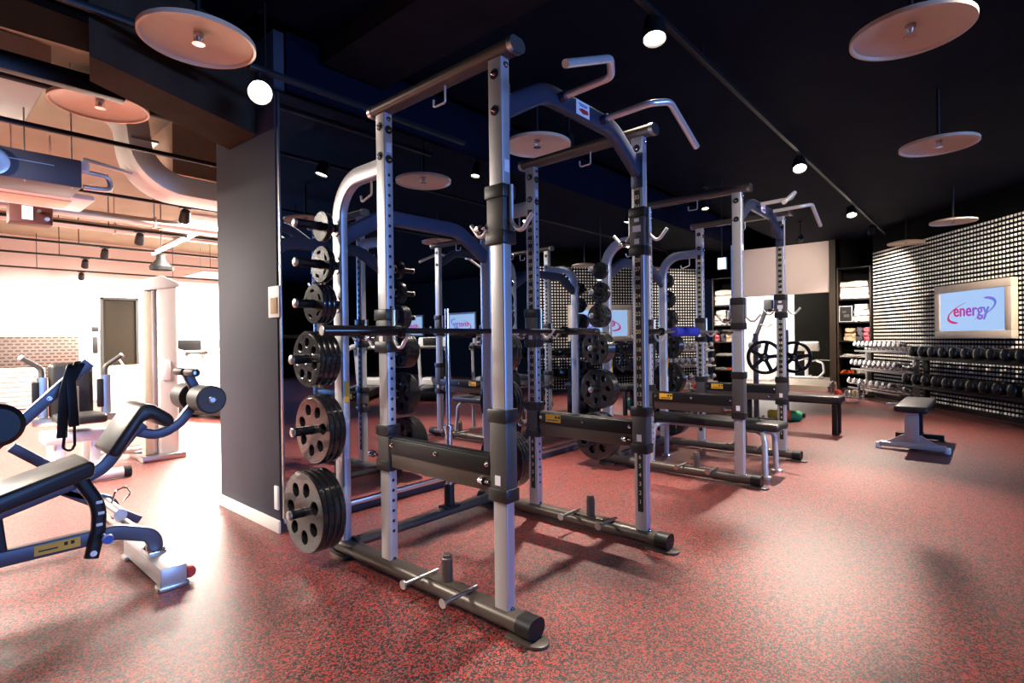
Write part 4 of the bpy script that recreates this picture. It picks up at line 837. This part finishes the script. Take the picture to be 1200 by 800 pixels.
# plate tree with wheel plates
t = thing('plate_tree', 'dark upright plate stand beyond the second rack', 'plate stand', (6.35, 0.95, 0))
MB().sweep([(6.42, 1.0, 0.04), (6.42, 1.0, 1.25)], rrect(0.06, 0.06, 0.006), (1, 0, 0)).build('post', M_BLUEFRAME, t)
MB().box((6.42, 1.0, 0.03), (0.5, 0.08, 0.06), 0.008).box((6.42, 1.0, 0.03), (0.08, 0.5, 0.06), 0.008).build('base', M_BLACK, t)
for zz in (0.92, 0.45): MB().cyl((6.40, 0.98, zz), (6.10, 0.78, zz), 0.022, 16).build('plate_horn', M_BLACK, t)
def wheel(label, loc, rz):
    t = thing('wheel_plate', label, 'weight plate', loc, rz, 'spoked wheel plates', local=True)
    MB().lathe([(0.188, -0.02), (0.225, -0.022), (0.232, -0.012), (0.232, 0.012), (0.225, 0.022), (0.188, 0.02)], (0, 0, 0), (1, 0, 0), 48, close=True).build('rim', M_PLATE, t)
    MB().lathe([(0.026, -0.02), (0.06, -0.02), (0.06, 0.02), (0.026, 0.02)], (0, 0, 0), (1, 0, 0), 24, close=True).build('hub', M_PLATE, t)
    for k in range(5):
        a = 2*PI*k/5+0.5; MB().sweep([(0, 0.055*math.cos(a), 0.055*math.sin(a)), (0, 0.21*math.cos(a), 0.21*math.sin(a))], rrect(0.024, 0.05, 0.008), (1, 0, 0)).build('spoke', M_PLATE, t)
    return t
RZ = 0.06
wheel('large black spoked wheel plate, left of the pair beyond the second rack', (6.13, 0.80, 0.92), RZ)
wheel('large black spoked wheel plate, right of the pair beyond the second rack', (6.90, 0.62, 0.90), RZ)
t = thing('plate_tree', 'second plate stand, right beside the blue post beyond the second rack', 'plate stand', (7.15, 0.8, 0))
MB().sweep([(7.18, 0.80, 0.04), (7.18, 0.80, 1.30)], rrect(0.06, 0.06, 0.006), (1, 0, 0)).build('post', M_BLUEFRAME, t)
MB().box((7.18, 0.80, 0.03), (0.5, 0.08, 0.06), 0.008).box((7.18, 0.80, 0.03), (0.08, 0.5, 0.06), 0.008).build('base', M_BLACK, t)
MB().cyl((7.18, 0.80, 0.90), (6.86, 0.595, 0.90), 0.022, 16).build('plate_horn', M_BLACK, t)
# ------------------------------------------------------------------ shelf unit with clothes
SX = 11.28
t = thing('shelf_unit', 'dark shelf unit holding folded clothes, left of the studded wall', 'shelf', (11.45, 0.575, 0))
MB().box((11.67, 0.575, 1.30), (0.03, 0.60, 2.6)).build('back_panel', M_DARKWALL, t)
for yy in (0.295, 0.865): MB().box((11.46, yy, 1.30), (0.42, 0.025, 2.6), 0.003).build('side_panel', M_BROWN, t)
SZ = [0.40, 0.74, 1.07, 1.46, 1.93]
for z in SZ + [2.58]: MB().box((11.46, 0.58, z), (0.42, 0.55, 0.025), 0.003).build('shelf_board', M_BLACK, t)
def heap(name, label, cat, y, z, wy, h, m, dx=0.26, seed=1, parts=None):
    rnd = random.Random(seed); mb = MB(); n = 3
    for k in range(n):
        mb.box((SX+0.17+rnd.uniform(-0.02, 0.02), y+rnd.uniform(-0.01, 0.01), z+h*(k+0.5)/n), (dx, wy*(1-0.12*k*rnd.random()), h/n*0.96), min(0.02, h/n*0.4), seg=3, rot=None)
    bmesh.ops.subdivide_edges(mb.bm, edges=[e for e in mb.bm.edges if e.calc_length() > 0.09], cuts=3, use_grid_fill=True)
    for v in mb.bm.verts: v.co += V((rnd.uniform(-1, 1), rnd.uniform(-1, 1), rnd.uniform(-0.6, 0.6)))*0.018
    o = mb.build(name, m, angle=70); tag(o, label, cat, 'folded things on the shelf unit'); return o
zb = [s+0.0135 for s in SZ]
heap('folded_towels', 'rumpled heap of white towels on the highest shelf', 'towels', 0.58, zb[4], 0.50, 0.36, M_CLOTH, 0.28, 3)
heap('folded_shirts', 'white folded shirts beside the framed picture on the second highest shelf', 'clothes', 0.46, zb[3], 0.28, 0.36, M_CLOTH, 0.28, 4)
t = thing('picture_frame', 'black and white framed picture leaning on the second highest shelf', 'picture', (SX, 0.74, zb[3]))
MB().box((SX+0.06, 0.735, zb[3]+0.17), (0.02, 0.24, 0.33), 0.003).build('frame', M_PAPER, t)
MB().box((SX+0.048, 0.735, zb[3]+0.17), (0.004, 0.21, 0.30)).build('picture', M_INK, t)
MB().box((SX+0.045, 0.72, zb[3]+0.13), (0.003, 0.10, 0.06)).box((SX+0.045, 0.76, zb[3]+0.21), (0.003, 0.07, 0.04)).build('picture_shapes', M_STEEL, t)
heap('beige_bag', 'beige bag between grey and pink things on the middle shelf', 'bag', 0.66, zb[2], 0.20, 0.26, M_BEIGE, 0.22, 5)
heap('grey_bottle_case', 'dark grey case right of the beige bag on the middle shelf', 'bag', 0.49, zb[2], 0.10, 0.28, M_GREYCL, 0.2, 6)
heap('pink_shirt', 'pink folded shirt at the right end of the middle shelf', 'clothes', 0.37, zb[2], 0.11, 0.27, M_PINK, 0.26, 7)
heap('folded_shirt', 'flat striped white shirt on the second lowest shelf', 'clothes', 0.58, zb[1], 0.46, 0.05, M_CLOTH, 0.3, 8)
heap('folded_mat', 'orange folded mat at the left of the lowest shelf', 'mat', 0.72, zb[0], 0.22, 0.055, M_OFOAM, 0.3, 9)
heap('folded_cloth', 'white folded cloth right of the orange mat on the lowest shelf', 'clothes', 0.44, zb[0], 0.22, 0.05, M_CLOTH, 0.3, 10)
# kettle-like chrome step frame in front of the shelf
t = thing('wheeled_cart', 'low chrome tube cart holding small red and grey weights before the shelf', 'cart', (9.65, 0.45, 0))
for yy in (0.22, 0.66): MB().sweep(fillet([(9.9, yy, 0.02), (9.9, yy, 0.36), (9.45, yy, 0.36), (9.45, yy, 0.02)], 0.07, 6), circ(0.018, 12)).build('tube_frame', M_CHROME, t)
MB().box((9.67, 0.44, 0.10), (0.42, 0.44, 0.02), 0.004).build('tray', M_STEEL, t)
for k, (x, y, m, lab) in enumerate(((9.55, 0.56, M_RED, 'red round weight at the left of the chrome cart'), (9.56, 0.40, M_STEEL, 'silver round weight in the middle of the chrome cart'), (9.60, 0.30, M_BEIGE, 'tan round weight at the right of the chrome cart'))):
    o = MB().lathe([(0, 0), (0.045, 0.0), (0.06, 0.03), (0.06, 0.08), (0.045, 0.11), (0.02, 0.12), (0, 0.12)], (x, y, 0.11), (0, 0, 1), 20).build('round_weight', m); tag(o, lab, 'weight', 'weights on the chrome cart')
# ------------------------------------------------------------------ preacher curl bench in the lit room
t = thing('preacher_bench', 'white preacher curl bench in the far room beyond the opening', 'exercise bench', (13.8, 2.05, 0.1))
MB().box((13.75, 2.03, 0.93), (0.10, 0.60, 0.24), 0.03, rot=Matrix.Rotation(-0.35, 3, 'Y'), seg=3).build('arm_pad', M_CLOTH, t)
MB().sweep([(13.86, 2.05, 0.14), (13.78, 2.03, 0.84)], rrect(0.08, 0.07, 0.01), (0, 1, 0)).build('post', M_WHITEMACH, t)
MB().sweep([(13.75, 1.65, 0.133), (13.75, 2.45, 0.133)], circ(0.032, 12)).sweep([(13.75, 2.05, 0.135), (14.3, 2.05, 0.135)], circ(0.032, 12)).build('base', M_WHITEMACH, t)
MB().sweep(fillet([(13.7, 1.75, 0.14), (13.7, 1.62, 0.28), (13.7, 1.64, 0.50), (13.75, 1.8, 0.56)], 0.08, 5), circ(0.025, 10)).build('seat_arm', M_WHITEMACH, t)
t = thing('curl_bar', 'wavy steel curl bar in front of the white preacher bench', 'barbell', (13.5, 2.1, 0.58))
MB().sweep(fillet([(13.5, 3.0, 0.58), (13.5, 2.5, 0.58), (13.5, 2.38, 0.63), (13.5, 2.2, 0.55), (13.5, 2.0, 0.62), (13.5, 1.85, 0.55), (13.5, 1.72, 0.60), (13.5, 1.4, 0.59)], 0.06, 4), circ(0.015, 10)).build('bar', M_CHROME, t)
MB().sweep([(13.5, 2.7, 0.10), (13.5, 2.7, 0.58)], circ(0.03, 12)).build('bar_stand', M_WHITEMACH, t)
t = thing('arm_machine', 'grey machine with slanted arm in the bright opening behind the second rack', 'exercise machine', (12.6, 3.0, 0.1))
MB().sweep([(12.6, 3.02, 0.9), (12.6, 2.62, 1.95)], rrect(0.09, 0.09, 0.01), (1, 0, 0)).build('slanted_arm', M_BLUEFRAME, t)
MB().box((12.6, 2.6, 1.98), (0.16, 0.20, 0.26), 0.03).build('pivot_head', M_GREYCL, t)
MB().box((12.7, 3.02, 0.55), (0.14, 0.14, 0.9), 0.02).box((12.7, 2.85, 0.13), (0.7, 0.7, 0.06), 0.01).build('column', M_WHITEMACH, t)
MB().box((12.55, 2.92, 0.98), (0.14, 0.30, 0.16), 0.05, seg=3).build('seat', M_GREYCL, t)
MB().sweep(fillet([(12.55, 2.5, 1.5), (12.55, 2.62, 1.42), (12.55, 2.78, 1.5)], 0.06, 5), circ(0.02, 10)).build('handle', M_STEEL, t)
# lit sign hanging at the far end
t = thing('ceiling_sign', 'small glowing white sign box hanging at the far end above the mirror edge', 'sign', (5.3, 1.0, 2.12))
MB().box((5.16, 1.0, 2.12), (0.03, 0.11, 0.15), 0.004).build('sign_body', M_PAPER, t)
MB().box((5.143, 1.0, 2.12), (0.004, 0.09, 0.13)).build('sign_face', M_SIGN, t)
MB().cyl((5.16, 1.0, 2.19), (5.16, 1.0, 3.2), 0.006, 8).build('sign_rod', M_BLACK, t)
